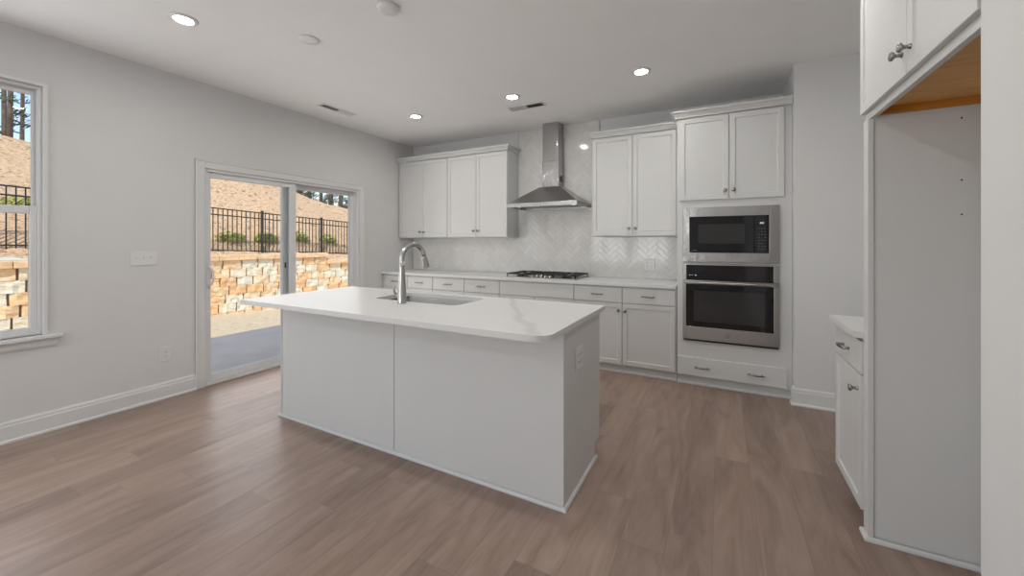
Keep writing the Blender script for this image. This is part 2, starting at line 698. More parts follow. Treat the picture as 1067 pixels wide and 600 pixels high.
bm = bmesh.new()
for a, b, z0, z1 in ((YF - WT, -3.55, 0, ZC), (-3.55, -2.45, 0, 0.7), (-3.55, -2.45, 2.3, ZC), (-2.45, -1.85, 0, ZC), (-1.85, -0.75, 0, 0.7), (-1.85, -0.75, 2.3, ZC), (-0.75, W0, 0, ZC), (W0, W1, 0, WZ0), (W0, W1, WZ1, ZC), (W1, D0, 0, ZC), (D0, D1, DZ, ZC), (D1, YB + WT, 0, ZC)):
    box(bm, XL - WT, XL, a, b, z0, z1)
struct('wall_left', bm, WALL, 'long white wall with the window and the sliding patio door', 'wall')
struct('wall_back', B(XL, XJ, YB, YB + WT, 0, ZC), WALL, 'white wall behind the range hood and wall cabinets', 'wall')
struct('wall_corner', B(XJ, 3.0, YJ, YB + WT, 0, ZC), WALL, 'white wall jutting out right of the oven cabinet', 'wall')
struct('wall_right', B(XRR, 3.0, YN, YJ, 0, ZC), WALL, 'white wall behind the right-hand cabinets', 'wall')
struct('wall_near', B(XR, 3.0, YF, YN, 0, ZC), WALL, 'white wall end filling the right edge of the view', 'wall')
bm = bmesh.new()
for a, b in ((XL, -3.95), (-2.85, -2.55), (-1.45, XR)):
    box(bm, a, b, YF - WT, YF, 0, ZC)
for wx in (-3.4, -2.0):
    box(bm, wx - 0.55, wx + 0.55, YF - WT, YF, 0, 0.7)
    box(bm, wx - 0.55, wx + 0.55, YF - WT, YF, 2.3, ZC)
struct('wall_front', bm, WALL, 'white wall behind the camera with two added window openings', 'wall')

# baseboards
BASE = [(0, 0), (0.024, 0), (0.024, 0.012), (0.015, 0.02), (0.015, 0.108), (0.011, 0.112), (0.011, 0.126), (0.006, 0.139), (0, 0.139)]
bm = bmesh.new()
sweep(bm, [(XL, D0 - 0.07), (XL, YF)][::-1], BASE)
sweep(bm, [(XL, D1 + 0.072), (XL, 4.04)], BASE)
struct('baseboard_left', bm, TRIM, 'white baseboard along the left wall', 'baseboard')
bm = sweep(bmesh.new(), [(XJ, YJ + 0.06), (XJ, YJ), (XRR, YJ)][::-1], [(-o, z) for o, z in BASE])
struct('baseboard_right', bm, TRIM, 'short white baseboard right of the oven cabinet', 'baseboard')
struct('baseboard_near', sweep(bmesh.new(), [(XR, YF), (XR, YN - 0.005)][::-1], BASE), TRIM, 'white baseboard of the near right wall', 'baseboard')

# ------------------------------------------------------------------ window
win = bpy.data.objects.new('window_1', None)
COL.objects.link(win)
win.location = (XL, (W0 + W1) / 2, WZ0)
win['kind'] = 'structure'
win['label'] = 'white double-hung window at the left edge of the left wall'
win['category'] = 'window'


def wpart(name, bm, m, par):
    bm.transform(Matrix.Translation((-XL, -(W0 + W1) / 2, -WZ0)))
    return obj(name, bm, m, par)


bm = bmesh.new()   # narrow trim round the opening
t_ = 0.022
box(bm, XL - 0.002, XL + 0.012, W0 - t_, W0, WZ0, WZ1 + t_, 0.002)
box(bm, XL - 0.002, XL + 0.012, W1, W1 + t_, WZ0, WZ1 + t_, 0.002)
box(bm, XL - 0.002, XL + 0.012, W0, W1, WZ1, WZ1 + t_, 0.002)
wpart('casing', bm, TRIM, win)
bm = bmesh.new()   # vinyl frame inside the opening
fx0, fx1, fw = XL - 0.12, XL - 0.02, 0.018
box(bm, fx0, fx1, W0, W0 + fw, WZ0, WZ1, 0.002)
box(bm, fx0, fx1, W1 - fw, W1, WZ0, WZ1, 0.002)
box(bm, fx0, fx1, W0 + fw, W1 - fw, WZ1 - fw, WZ1, 0.002)
box(bm, fx0, fx1, W0 + fw, W1 - fw, WZ0, WZ0 + 0.02, 0.002)
wpart('frame', bm, VINYL, win)


def sash(x0, x1, z0, z1, st, top, bot):
    bm = bmesh.new()
    a, b = W0 + fw, W1 - fw
    box(bm, x0, x1, a, a + st, z0, z1, 0.003)
    box(bm, x0, x1, b - st, b, z0, z1, 0.003)
    box(bm, x0, x1, a + st, b - st, z1 - top, z1, 0.003)
    box(bm, x0, x1, a + st, b - st, z0, z0 + bot, 0.003)
    s = wpart('sash', bm, VINYL, win)
    xm = (x0 + x1) / 2
    wpart('pane', B(xm - 0.003, xm + 0.003, a + st, b - st, z0 + bot, z1 - top), GLASS, s)
    return s


sash(XL - 0.105, XL - 0.075, 1.54, WZ1 - fw, 0.018, 0.034, 0.035)
ls = sash(XL - 0.065, XL - 0.03, WZ0 + 0.02, 1.575, 0.036, 0.055, 0.035)
bm = bmesh.new()
box(bm, XL - 0.062, XL - 0.02, 0.40, 0.47, 1.575, 1.590, 0.003)
wpart('latch', bm, VINYL, ls)
wpart('sill', B(XL - 0.03, XL + 0.05, W0 - 0.09, W1 + 0.085, WZ0 - 0.026, WZ0, 0.005, 2), TRIM, win)
wpart('apron', sweep(bmesh.new(), [(XL, W0 - 0.07), (XL, W1 + 0.065)], [(0, WZ0 - 0.085), (0.012, WZ0 - 0.085), (0.018, WZ0 - 0.07), (0.018, WZ0 - 0.03), (0.022, WZ0 - 0.026), (0, WZ0 - 0.026)]), TRIM, win)

# ------------------------------------------------------------------ sliding patio door
door = bpy.data.objects.new('door_1', None)
COL.objects.link(door)
door.location = (XL, (D0 + D1) / 2, 0)
door['kind'] = 'structure'
door['label'] = 'white sliding glass patio door in the left wall'
door['category'] = 'door'


def dpart(name, bm, m, par):
    bm.transform(Matrix.Translation((-XL, -(D0 + D1) / 2, 0)))
    return obj(name, bm, m, par)


CAS = [(0, 0), (0.009, 0), (0.014, 0.012), (0.014, 0.05), (0.018, 0.062), (0.018, 0.07), (0, 0.07)]   # (thickness, across)
bm = bmesh.new()
for a, b, z0, z1 in ((D0 - 0.07, D0 + 0.004, 0, DZ + 0.07), (D1 - 0.004, D1 + 0.07, 0, DZ + 0.07), (D0 + 0.004, D1 - 0.004, DZ - 0.004, DZ + 0.07)):
    box(bm, XL - 0.002, XL + 0.013, a, b, z0, z1, 0.003)
for a, b, z0, z1 in ((D0 - 0.07, D0 - 0.055, 0, DZ + 0.07), (D1 + 0.055, D1 + 0.07, 0, DZ + 0.07), (D0 - 0.07, D1 + 0.07, DZ + 0.055, DZ + 0.07)):
    box(bm, XL, XL + 0.019, a, b, z0, z1, 0.003)
dpart('casing', bm, TRIM, door)
bm = bmesh.new()
jx0, jx1 = XL - 0.14, XL - 0.004
box(bm, jx0, jx1, D0, D0 + 0.022, 0, DZ, 0.002)
box(bm, jx0, jx1, D1 - 0.03, D1, 0, DZ, 0.002)
box(bm, jx0, jx1, D0 + 0.022, D1 - 0.03, DZ - 0.03, DZ, 0.002)
box(bm, jx0, jx1, D0 + 0.022, D1 - 0.03, 0, 0.026, 0.002)
box(bm, XL - 0.076, XL - 0.070, D0 + 0.022, D1 - 0.03, 0.026, 0.045)
dpart('frame', bm, VINYL, door)


def leaf(x0, x1, a, b, z0, z1, sl, sr, top, bot):
    bm = bmesh.new()
    box(bm, x0, x1, a, a + sl, z0, z1, 0.003)
    box(bm, x0, x1, b - sr, b, z0, z1, 0.003)
    box(bm, x0, x1, a + sl, b - sr, z1 - top, z1, 0.003)
    box(bm, x0, x1, a + sl, b - sr, z0, z0 + bot, 0.003)
    s = dpart('sliding_panel', bm, VINYL, door)
    xm = (x0 + x1) / 2
    dpart('pane', B(xm - 0.004, xm + 0.004, a + sl, b - sr, z0 + bot, z1 - top), GLASS, s)
    return s


la = leaf(XL - 0.066, XL - 0.026, D0 + 0.022, 2.75, 0.028, DZ - 0.03, 0.045, 0.075, 0.05, 0.068)
lb = leaf(XL - 0.126, XL - 0.080, 2.632, D1 - 0.03, 0.028, DZ - 0.03, 0.11, 0.05, 0.05, 0.068)
hb = bmesh.new()
hy = D0 + 0.045
tube(hb, [(XL - 0.026, hy, 1.10), (XL + 0.012, hy, 1.095), (XL + 0.026, hy + 0.012, 1.07), (XL + 0.030, hy + 0.016, 1.01), (XL + 0.026, hy + 0.012, 0.95), (XL + 0.012, hy, 0.925), (XL - 0.026, hy, 0.92)], 0.008, 10)
box(hb, XL - 0.028, XL - 0.018, hy - 0.015, hy + 0.015, 0.895, 1.125, 0.004)
dpart('handle', hb, PLASTIC, la)
dpart('latch', B(XL - 0.0805, XL - 0.078, 2.652, 2.668, 1.04, 1.10, 0.0005), DARK, lb)

# ------------------------------------------------------------------ cabinets


def door_bm(x0, x1, z0, z1, y1=0.0, th=0.02, rail=0.058):
    """a shaker door: frame with a recessed panel; front at y1-th"""
    t = bmesh.new()
    bmesh.ops.create_cube(t, size=1)
    y0 = y1 - th
    for v in t.verts:
        v.co = Vector(((x0 + x1) / 2 + v.co.x * (x1 - x0), (y0 + y1) / 2 + v.co.y * th, (z0 + z1) / 2 + v.co.z * (z1 - z0)))
    bmesh.ops.bevel(t, geom=t.edges[:], offset=0.0018, segments=1, affect='EDGES')
    t.normal_update()
    f = max((f for f in t.faces if f.normal.y < -0.99), key=lambda q: q.calc_area())
    bmesh.ops.inset_region(t, faces=[f], thickness=rail, depth=0)
    bmesh.ops.inset_region(t, faces=[f], thickness=0.002, depth=-0.004)
    bmesh.ops.inset_region(t, faces=[f], thickness=0.008, depth=-0.004)
    return t


def drawer_bm(x0, x1, z0, z1, y1=0.0, th=0.02):
    return B(x0, x1, y1 - th, y1, z0, z1, 0.003, 2)


def knob_bm(x, y, z):
    b = bmesh.new()
    lathe(b, [(0.0095, 0), (0.0095, 0.002), (0.0065, 0.006), (0.0060, 0.014), (0.009, 0.020), (0.0155, 0.025), (0.0165, 0.029), (0.014, 0.034), (0.006, 0.0355)],
          20, Matrix.Translation((x, y, z)) @ RX90)
    return b


def pull_bm(x, y, z, w=0.13):
    b = bmesh.new()
    h = w / 2
    pts = [(x - h + 0.018, y, z), (x - h + 0.016, y - 0.014, z), (x - h + 0.006, y - 0.022, z)]
    tube(b, [(x - h + 0.018, y, z), (x - h + 0.018, y - 0.024, z)], [0.0075, 0.0055], 10)
    tube(b, [(x + h - 0.018, y, z), (x + h - 0.018, y - 0.024, z)], [0.0075, 0.0055], 10)
    arc = []
    rr = []
    for i in range(13):
        u = -1 + 2 * i / 12
        arc.append((x + u * h, y - 0.024 - 0.008 * (1 - u * u), z))
        rr.append(0.0042 + 0.0030 * (1 - abs(u)) ** 0.6)
    tube(b, arc, rr, 10)
    return b


def add_door(root, x0, x1, z0, z1, knob=None, name='door', y1=0.0):
    d = obj(name, door_bm(x0, x1, z0, z1, y1), CAB, root)
    if knob:
        obj('knob', knob_bm(knob[0], y1 - 0.02, knob[1]), NICKEL, d)
    return d


def add_drawer(root, x0, x1, z0, z1, pulls=(), y1=0.0):
    d = obj('drawer', drawer_bm(x0, x1, z0, z1, y1), CAB, root)
    for p in pulls:
        obj('pull', pull_bm(p, y1 - 0.02, (z0 + z1) / 2), NICKEL, d)
    return d


TOE = [(0, 0), (0.012, 0), (0.012, 0.012), (0.006, 0.019), (0, 0.02)]


def base_cabinet(label, x0, x1, cuts, false_front=False, depth=0.60, yface=4.015, doors=True, group='base cabinets along the back wall', left_filler=0.0):
    """cuts: list of (x0,x1) column spans (world x); box front at yface"""
    r = thing('base_cabinet', label, 'cabinet', (x0, yface, 0), 0, group)
    w = x1 - x0
    b = bmesh.new()
    box(b, 0, w, 0, depth, 0.09, 0.883)
    obj('body', b, CAB, r)
    b = B(0, w, 0.035, depth, 0, 0.09)
    sweep(b, [(0, 0.035), (w, 0.035)], TOE)
    obj('toe_kick', b, CAB, r)
    if left_filler:
        obj('filler_strip', B(0, left_filler - 0.003, -0.018, 0, 0.095, 0.868, 0.001), CAB, r)
    n = len(cuts)
    for i, (a, c) in enumerate(cuts):
        a, c = a - x0 + 0.003, c - x0 - 0.003
        if false_front:
            obj('false_drawer_front', drawer_bm(a, c, 0.717, 0.868), CAB, r)
            m = (a + c) / 2
            add_door(r, a, m - 0.003, 0.095, 0.71, (m - 0.03, 0.64))
            add_door(r, m + 0.003, c, 0.095, 0.71, (m + 0.03, 0.64))
        else:
            add_drawer(r, a, c, 0.717, 0.868, ((a + c) / 2,))
            kx = c - 0.03 if i % 2 == 0 else a + 0.03
            add_door(r, a, c, 0.095, 0.71, (kx, 0.64))
    return r


base_cabinet('white base cabinet in the back left corner, end nearest the patio door', -4.160, -3.281, [(-4.135, -3.712), (-3.712, -3.281)], left_filler=0.022)
base_cabinet('white two-drawer base cabinet between corner cabinet and cooktop cabinet', -3.279, -2.291, [(-3.279, -2.787), (-2.787, -2.291)])
base_cabinet('white base cabinet with plain handleless front directly under the gas cooktop', -2.289, -1.376, [(-2.289, -1.376)], false_front=True)
base_cabinet('white two-door base cabinet between the cooktop and the wall oven', -1.374, -0.366, [(-1.374, -0.870), (-0.870, -0.374)])

# back counter
o = obj('countertop', slab(bmesh.new(), [(-4.162, 3.972), (-0.366, 3.972), (-0.366, 4.606), (-4.162, 4.606)], 0.884, 0.914), QUARTZ)
soft(o, 0.003)
tag(o, 'long white quartz countertop along the back wall under the herringbone tile', 'countertop')

CROWN = [(0.0, -0.012), (0.012, -0.012), (0.012, 0.0), (0.018, 0.008), (0.034, 0.026), (0.048, 0.032), (0.050, 0.036), (0.050, 0.048), (0.0, 0.048)]


def wall_cabinet(label, x0, x1, z0, z1, splits, knobz, depth=0.31, yface=4.32, crown_path=None, group='wall cabinets beside the range hood', zdoor=None):
    r = thing('wall_cabinet', label, 'cabinet', (x0, yface, z0), 0, group)
    w, h = x1 - x0, z1 - z0
    obj('body', B(0, w, 0, depth - 0.012, 0, h, 0.001), CAB, r)
    for i, (a, c) in enumerate(splits):
        a, c = a - x0 + 0.003, c - x0 - 0.003
        kx = c - 0.030 if i % 2 == 0 else a + 0.030
        add_door(r, a, c, 0.010, h - 0.022, (kx, knobz - z0))
    if crown_path:
        obj('crown_molding', sweep(bmesh.new(), [(px - x0, py - yface) for px, py in crown_path], [(q, z + h) for q, z in CROWN]), CAB, r)
    return r


ZU0, ZU1 = 1.386, 2.49
wall_cabinet('white two-door wall cabinet in the back left corner', -4.160, -3.279, ZU0, ZU1, [(-4.150, -3.713), (-3.713, -3.279)], 1.468,
             crown_path=[(-4.160, 4.30), (-3.279, 4.30)])
wall_cabinet('white two-door wall cabinet just left of the range hood', -3.276, -2.350, ZU0, ZU1, [(-3.276, -2.812), (-2.812, -2.352)], 1.472,
             crown_path=[(-3.276, 4.30), (-2.350, 4.30), (-2.350, 4.60)])
wall_cabinet('white two-door wall cabinet between range hood and tall oven cabinet', -1.268, -0.364, ZU0, ZU1, [(-1.266, -0.828), (-0.828, -0.392)], 1.472,
             crown_path=[(-1.268, 4.60), (-1.268, 4.30), (-0.364, 4.30)])

# ------------------------------------------------------------------ tall oven cabinet
TX0, TX1, TY = -0.360, 0.530, 4.0          # body front at y=4.0, door fronts at 3.98
r = thing('oven_cabinet', 'tall white cabinet housing the microwave and wall oven', 'cabinet', (TX0, TY, 0))
W = TX1 - TX0


def tx(x):
    return x - TX0


OX0, OX1 = -0.293, 0.423                    # cut-outs
b = bmesh.new()
box(b, 0, tx(OX0), 0, 0.60, 0.085, 2.49)               # left side and stile
box(b, tx(OX1), W, 0, 0.60, 0.085, 2.49)               # right side and stile
box(b, tx(OX0), tx(OX1), 0, 0.60, 0.085, 0.418)        # drawer bay
box(b, tx(OX0), tx(OX1), 0, 0.60, 1.128, 1.142)        # shelf between the ovens
box(b, tx(OX0), tx(OX1), 0, 0.60, 1.632, 2.49)         # upper bay
box(b, tx(OX0), tx(OX1), 0.585, 0.60, 0.418, 1.632)    # back
obj('body', b, CAB, r)
b = B(0, W, 0.035, 0.60, 0, 0.085)
sweep(b, [(0, 0.035), (W, 0.035)], TOE)
obj('toe_kick', b, CAB, r)
add_door(r, tx(-0.336), tx(0.065), 1.71, 2.466, (tx(0.034), 1.787))
add_door(r, tx(0.071), tx(0.473), 1.71, 2.466, (tx(0.102), 1.787))
add_drawer(r, tx(-0.356), tx(0.493), 0.095, 0.262, (tx(-0.149), tx(0.269)))
obj('crown_molding', sweep(bmesh.new(), [(0, 0.243), (0, -0.02), (W, -0.02)], [(q, z + 2.487) for q, z in CROWN]), CAB, r)

# ------------------------------------------------------------------ microwave
r = thing('microwave', 'stainless built-in microwave above the wall oven', 'microwave', (0.065, 3.98, 1.148))


def loc_bm(bm, root):
    bm.transform(Matrix.Translation(-Vector(root.location)))
    return bm


def frame_bm(x0, x1, z0, z1, ix0, ix1, iz0, iz1, y0, y1, bev=0.002):
    bm = bmesh.new()
    box(bm, x0, ix0, y0, y1, z0, z1, bev)
    box(bm, ix1, x1, y0, y1, z0, z1, bev)
    box(bm, ix0 - .002, ix1 + .002, y0, y1, iz1, z1, bev)
    box(bm, ix0 - .002, ix1 + .002, y0, y1, z0, iz0, bev)
    return bm


obj('trim_frame', loc_bm(frame_bm(-0.309, 0.440, 1.144, 1.640, -0.252, 0.367, 1.230, 1.556, 3.972, 3.999), r), WRAP, r)
obj('body', loc_bm(B(-0.25, 0.365, 3.990, 4.45, 1.232, 1.554), r), DARK, r)
dd = obj('door', loc_bm(B(-0.2515, 0.258, 3.974, 3.990, 1.2305, 1.5555, 0.002), r), BLACKGLASS, r)
obj('door_window', loc_bm(B(-0.180, 0.190, 3.9725, 3.976, 1.312, 1.486, 0.001), r), WINDOWGLASS, dd)
obj('marking', loc_bm(B(-0.232, -0.190, 3.9732, 3.9745, 1.2475, 1.2505), r), mat('faint_print', (0.22, 0.22, 0.22), 0.4), dd)
pp = obj('control_panel', loc_bm(B(0.260, 0.3665, 3.974, 3.990, 1.2305, 1.5555, 0.002), r), BLACKGLASS, r)
b = bmesh.new()
for i in range(3):
    box(b, 0.300 + i * 0.0105, 0.3075 + i * 0.0105, 3.9728, 3.9745, 1.482, 1.497)
obj('display', loc_bm(b, r), DISPLAY, pp)
KEY = mat('button_print', (0.10, 0.10, 0.10), 0.4)
for k in range(8):
    for i in range(3):
        if (k + i * 2) % 7 == 6:
            continue
        obj('button', loc_bm(B(0.287 + i * 0.022, 0.300 + i * 0.022, 3.9732, 3.9745, 1.26 + k * 0.0255, 1.2655 + k * 0.0255), r), KEY, pp)

# ------------------------------------------------------------------ wall oven
r = thing('wall_oven', 'stainless wall oven with black glass door below the microwave', 'oven', (0.065, 3.98, 0.405))
obj('body', loc_bm(B(-0.290, 0.420, 3.996, 4.55, 0.424, 1.120), r), DARK, r)
b = bmesh.new()
box(b, -0.308, -0.279, 3.972, 3.998, 0.978, 1.124, 0.002)
box(b, 0.398, 0.438, 3.972, 3.998, 0.978, 1.124, 0.002)
box(b, -0.308, 0.438, 3.970, 3.998, 1.116, 1.126, 0.001)
obj('trim_frame', loc_bm(b, r), STEEL, r)
pp = obj('control_panel', loc_bm(B(-0.279, 0.398, 3.974, 3.996, 0.982, 1.116, 0.002), r), BLACKGLASS, r)
obj('touch_button', loc_bm(lathe(bmesh.new(), [(0.0045, 0), (0.0045, 0.001)], 14, Matrix.Translation((-0.250, 3.974, 1.022)) @ RX90), r), DISPLAY, pp)
obj('touch_button', loc_bm(B(-0.236, -0.222, 3.973, 3.9745, 1.021, 1.024), r), DISPLAY, pp)
obj('touch_button', loc_bm(lathe(bmesh.new(), [(0.0055, 0), (0.0055, 0.001)], 14, Matrix.Translation((-0.200, 3.974, 1.022)) @ RX90), r), DISPLAY, pp)
b = frame_bm(-0.308, 0.438, 0.436, 0.976, -0.280, 0.398, 0.553, 0.940, 3.962, 3.994, 0.003)
dd = obj('door', loc_bm(b, r), STEEL, r)
obj('door_glass', loc_bm(B(-0.281, 0.399, 3.964, 3.990, 0.552, 0.941, 0.001), r), BLACKGLASS, dd)
obj('door_window', loc_bm(B(-0.215, 0.335, 3.9628, 3.966, 0.600, 0.885, 0.001), r), WINDOWGLASS, dd)
b = bmesh.new()
tube(b, [(-0.300, 3.935, 0.958), (-0.1, 3.931, 0.958), (0.23, 3.931, 0.958), (0.43, 3.935, 0.958)], 0.012, 14)
box(b, -0.290, -0.268, 3.935, 3.966, 0.948, 0.968, 0.003)
box(b, 0.398, 0.420, 3.935, 3.966, 0.948, 0.968, 0.003)
obj('handle', loc_bm(b, r), STEEL, dd)
b = bmesh.new()   # round emblem with two script letters
ring = [(0.059 + 0.0175 * math.cos(2 * PI * i / 28), 3.9615, 0.492 + 0.0175 * math.sin(2 * PI * i / 28)) for i in range(28)]
tube(b, ring, 0.0012, 6, closed=True)


def letters(b, text, size, x, y, z):
    cu = bpy.data.curves.new('t', 'FONT')
    cu.body = text
    cu.size = size
    cu.align_x = 'CENTER'
    cu.extrude = 0.0004
    to = bpy.data.objects.new('t', cu)
    COL.objects.link(to)
    bpy.context.view_layer.update()
    me = bpy.data.meshes.new_from_object(to.evaluated_get(bpy.context.evaluated_depsgraph_get()))
    t = bmesh.new()
    t.from_mesh(me)
    t.transform(Matrix.Translation((x, y, z)) @ RX90)
    bpy.data.objects.remove(to)
    bpy.data.curves.remove(cu)
    bpy.data.meshes.remove(me)
    merge(b, t)


letters(b, 'GE', 0.019, 0.059, 3.9615, 0.4855)
obj('emblem', loc_bm(b, r), mat('emblem_grey', (0.16, 0.16, 0.16), 0.4, 0.6), dd)
b = bmesh.new()
box(b, -0.303, 0.434, 3.972, 3.998, 0.4185, 0.434, 0.001)
for i in range(28):
    box(b, -0.28 + i * 0.025, -0.262 + i * 0.025, 3.970, 3.974, 0.421, 0.427)
obj('vent_strip', loc_bm(b, r), DARK, r)

# ------------------------------------------------------------------ herringbone backsplash


def herringbone(regions):
    out = bmesh.new()
    Wt, n = 0.052, 3
    g = 0.0016
    c45 = Matrix.Rotation(PI / 4, 4, 'Y')
    for (x0, x1, z0, z1) in regions:
        t = bmesh.new()
        cx, cz = (x0 + x1) / 2, (z0 + z1) / 2
        R = math.hypot(x1 - x0, z1 - z0) / 2 + 0.3
        K = int(R / Wt) + 8
        ang = PI / 4
        for k in range(-2 * K, 2 * K):
            for m in range(-K // n - 3, K // n + 3):
                for (a, bb, c, d) in ((0, n, 0, 1), (n, n + 1, 1 - n, 1)):
                    u0, u1 = (a + k + m * 2 * n) * Wt + g, (bb + k + m * 2 * n) * Wt - g
                    v0, v1 = (c + k) * Wt + g, (d + k) * Wt - g
                    um, vm = (u0 + u1) / 2, (v0 + v1) / 2
                    X = um * math.cos(ang) - vm * math.sin(ang)
                    Z = um * math.sin(ang) + vm * math.cos(ang)
                    # a common origin for every region so that the pattern runs on
                    if not (x0 - 0.15 < X - 1.81 < x1 + 0.15 and z0 - 0.15 < Z + 1.6 < z1 + 0.15):
                        continue
                    e = 0.0018
                    vs = []
                    for (uu, vv, yy) in ((u0, v0, 0), (u1, v0, 0), (u1, v1, 0), (u0, v1, 0),
                                         (u0 + e, v0 + e, -0.0018), (u1 - e, v0 + e, -0.0018), (u1 - e, v1 - e, -0.0018), (u0 + e, v1 - e, -0.0018)):
                        px = uu * math.cos(ang) - vv * math.sin(ang) - 1.81
                        pz = uu * math.sin(ang) + vv * math.cos(ang) + 1.6
                        vs.append(t.verts.new((px, 4.612 + yy, pz)))
                    t.faces.new((vs[4], vs[5], vs[6], vs[7]))
                    for i in range(4):
                        t.faces.new((vs[i], vs[(i + 1) % 4], vs[4 + (i + 1) % 4], vs[4 + i]))
        for co, no in (((x0, 0, 0), (-1, 0, 0)), ((x1, 0, 0), (1, 0, 0)), ((0, 0, z0), (0, 0, -1)), ((0, 0, z1), (0, 0, 1))):
            bmesh.ops.bisect_plane(t, geom=t.verts[:] + t.edges[:] + t.faces[:], plane_co=co, plane_no=no, clear_outer=True)
        bmesh.ops.recalc_face_normals(t, faces=t.faces[:])
        for f in t.faces:
            if f.normal.y > 0:
                f.normal_flip()
        merge(out, t)
    return out


r = thing('backsplash', 'glossy white herringbone tile covering the back wall behind the cooktop and hood', 'backsplash', (-1.81, 4.62, 0.914))
b = bmesh.new()
box(b, -4.160, -0.366, 4.611, 4.6195, 0.9145, 1.385)
box(b, -2.349, -1.269, 4.611, 4.6195, 1.385, ZC - 0.001)
obj('grout_bed', loc_bm(b, r), GROUT, r)
obj('tiles', loc_bm(herringbone([(-4.160, -0.366, 0.916, 1.385), (-2.345, -1.273, 1.385, ZC - 0.002)]), r), TILE, r)
EDGE = mat('tile_edge_trim', (0.55, 0.55, 0.54), 0.3, 0.5)
for ex in (-2.352, -1.273):
    obj('edge_trim', loc_bm(B(ex, ex + 0.007, 4.606, 4.6195, 2.49, ZC - 0.001), r), EDGE, r)

# ------------------------------------------------------------------ range hood
HX0, HX1, HY, HZ = -2.245, -1.378, 4.105, 1.735
r = thing('range_hood', 'stainless chimney range hood with pyramid canopy above the cooktop', 'range hood', ((HX0 + HX1) / 2, 4.6, HZ))
CX0, CX1, CY = -1.925, -1.72, 4.43
HYB = 4.606
b = bmesh.new()
z0, z1, z2 = HZ, HZ + 0.045, 1.995
ring = []
for (xa, xb, ya, yb, z) in ((HX0, HX1, HY, HYB, z0), (HX0, HX1, HY, HYB, z1), (HX0 + 0.004, HX1 - 0.004, HY + 0.004, HYB, z1 + 0.004),
                            (CX0 - 0.03, CX1 + 0.03, CY - 0.03, HYB, z2)):
    ring.append([b.verts.new(p) for p in ((xa, ya, z), (xb, ya, z), (xb, yb, z), (xa, yb, z))])
for p, q in zip(ring, ring[1:]):
    for i in range(4):
        b.faces.new((p[i], p[(i + 1) % 4], q[(i + 1) % 4], q[i]))
b.faces.new(ring[-1])
# recessed underside
f0 = b.faces.new(list(reversed(ring[0])))
bmesh.ops.recalc_face_normals(b, faces=b.faces[:])
bmesh.ops.inset_region(b, faces=[f0], thickness=0.02, depth=0)
bmesh.ops.inset_region(b, faces=[f0], thickness=0.002, depth=-0.025)
can = obj('canopy', loc_bm(b, r), STEELH, r)
soft(can, 0.0015, 1)
b = bmesh.new()
for xa, xb in ((-2.12, -1.815), (-1.808, -1.503)):
    box(b, xa, xb, 4.16, 4.52, HZ + 0.016, HZ + 0.027, 0.002)
    for i in range(12):
        yy = 4.18 + i * 0.027
        box(b, xa + 0.015, xb - 0.015, yy, yy + 0.015, HZ + 0.012, HZ + 0.018, 0.002)
obj('grease_filter', loc_bm(b, r), STEELH, can)
for lx in (-2.155, -1.465):
    b = lathe(bmesh.new(), [(0.030, 0), (0.030, 0.012)], 20, Matrix.Translation((lx, 4.23, HZ + 0.013)))
    obj('lamp', loc_bm(b, r), HOODLENS, can)
for i in range(5):
    obj('button', loc_bm(B(-1.90 + i * 0.04, -1.885 + i * 0.04, HY - 0.0015, HY + 0.002, HZ + 0.016, HZ + 0.028, 0.001), r), NICKEL, can)
lo = obj('chimney', loc_bm(B(CX0 - 0.006, CX1 + 0.006, CY - 0.006, HYB, z2 - 0.002, 2.31, 0.002), r), FILM, r)
obj('upper_chimney', loc_bm(B(CX0, CX1, CY, HYB, 2.31, ZC - 0.001, 0.002), r), FILM, r)
b = bmesh.new()
for i in range(5):
    box(b, CX1 + 0.0055, CX1 + 0.0075, 4.47 + i * 0.015, 4.479 + i * 0.015, 2.06, 2.13)
obj('vent_slots', loc_bm(b, r), DARK, lo)

# ------------------------------------------------------------------ gas cooktop
r = thing('gas_cooktop', 'five-burner stainless gas cooktop with black iron grates on the back counter', 'cooktop', (-1.82, 4.30, 0.9145))
KX0, KX1, KY0, KY1 = -2.245, -1.372, 4.055, 4.555
b = slab(bmesh.new(), rounded(KX0, KX1, KY0, KY1, (0.015,) * 4, 5), 0.9147, 0.923)
soft(obj('tray', loc_bm(b, r), STEEL, r), 0.002)
kw = (KX1 - KX0) / 3
for bx, by, rad in ((KX0 + 0.15, 4.18, 0.042), (KX0 + 0.15, 4.43, 0.05), (-1.8085, 4.36, 0.062), (KX1 - 0.15, 4.18, 0.05), (KX1 - 0.15, 4.43, 0.042)):
    b = lathe(bmesh.new(), [(rad + 0.012, 0.923), (rad + 0.012, 0.930), (rad, 0.932), (rad, 0.941), (rad * 0.85, 0.946)], 24, Matrix.Translation((bx, by, 0)))
    obj('burner', loc_bm(b, r), IRON, r)
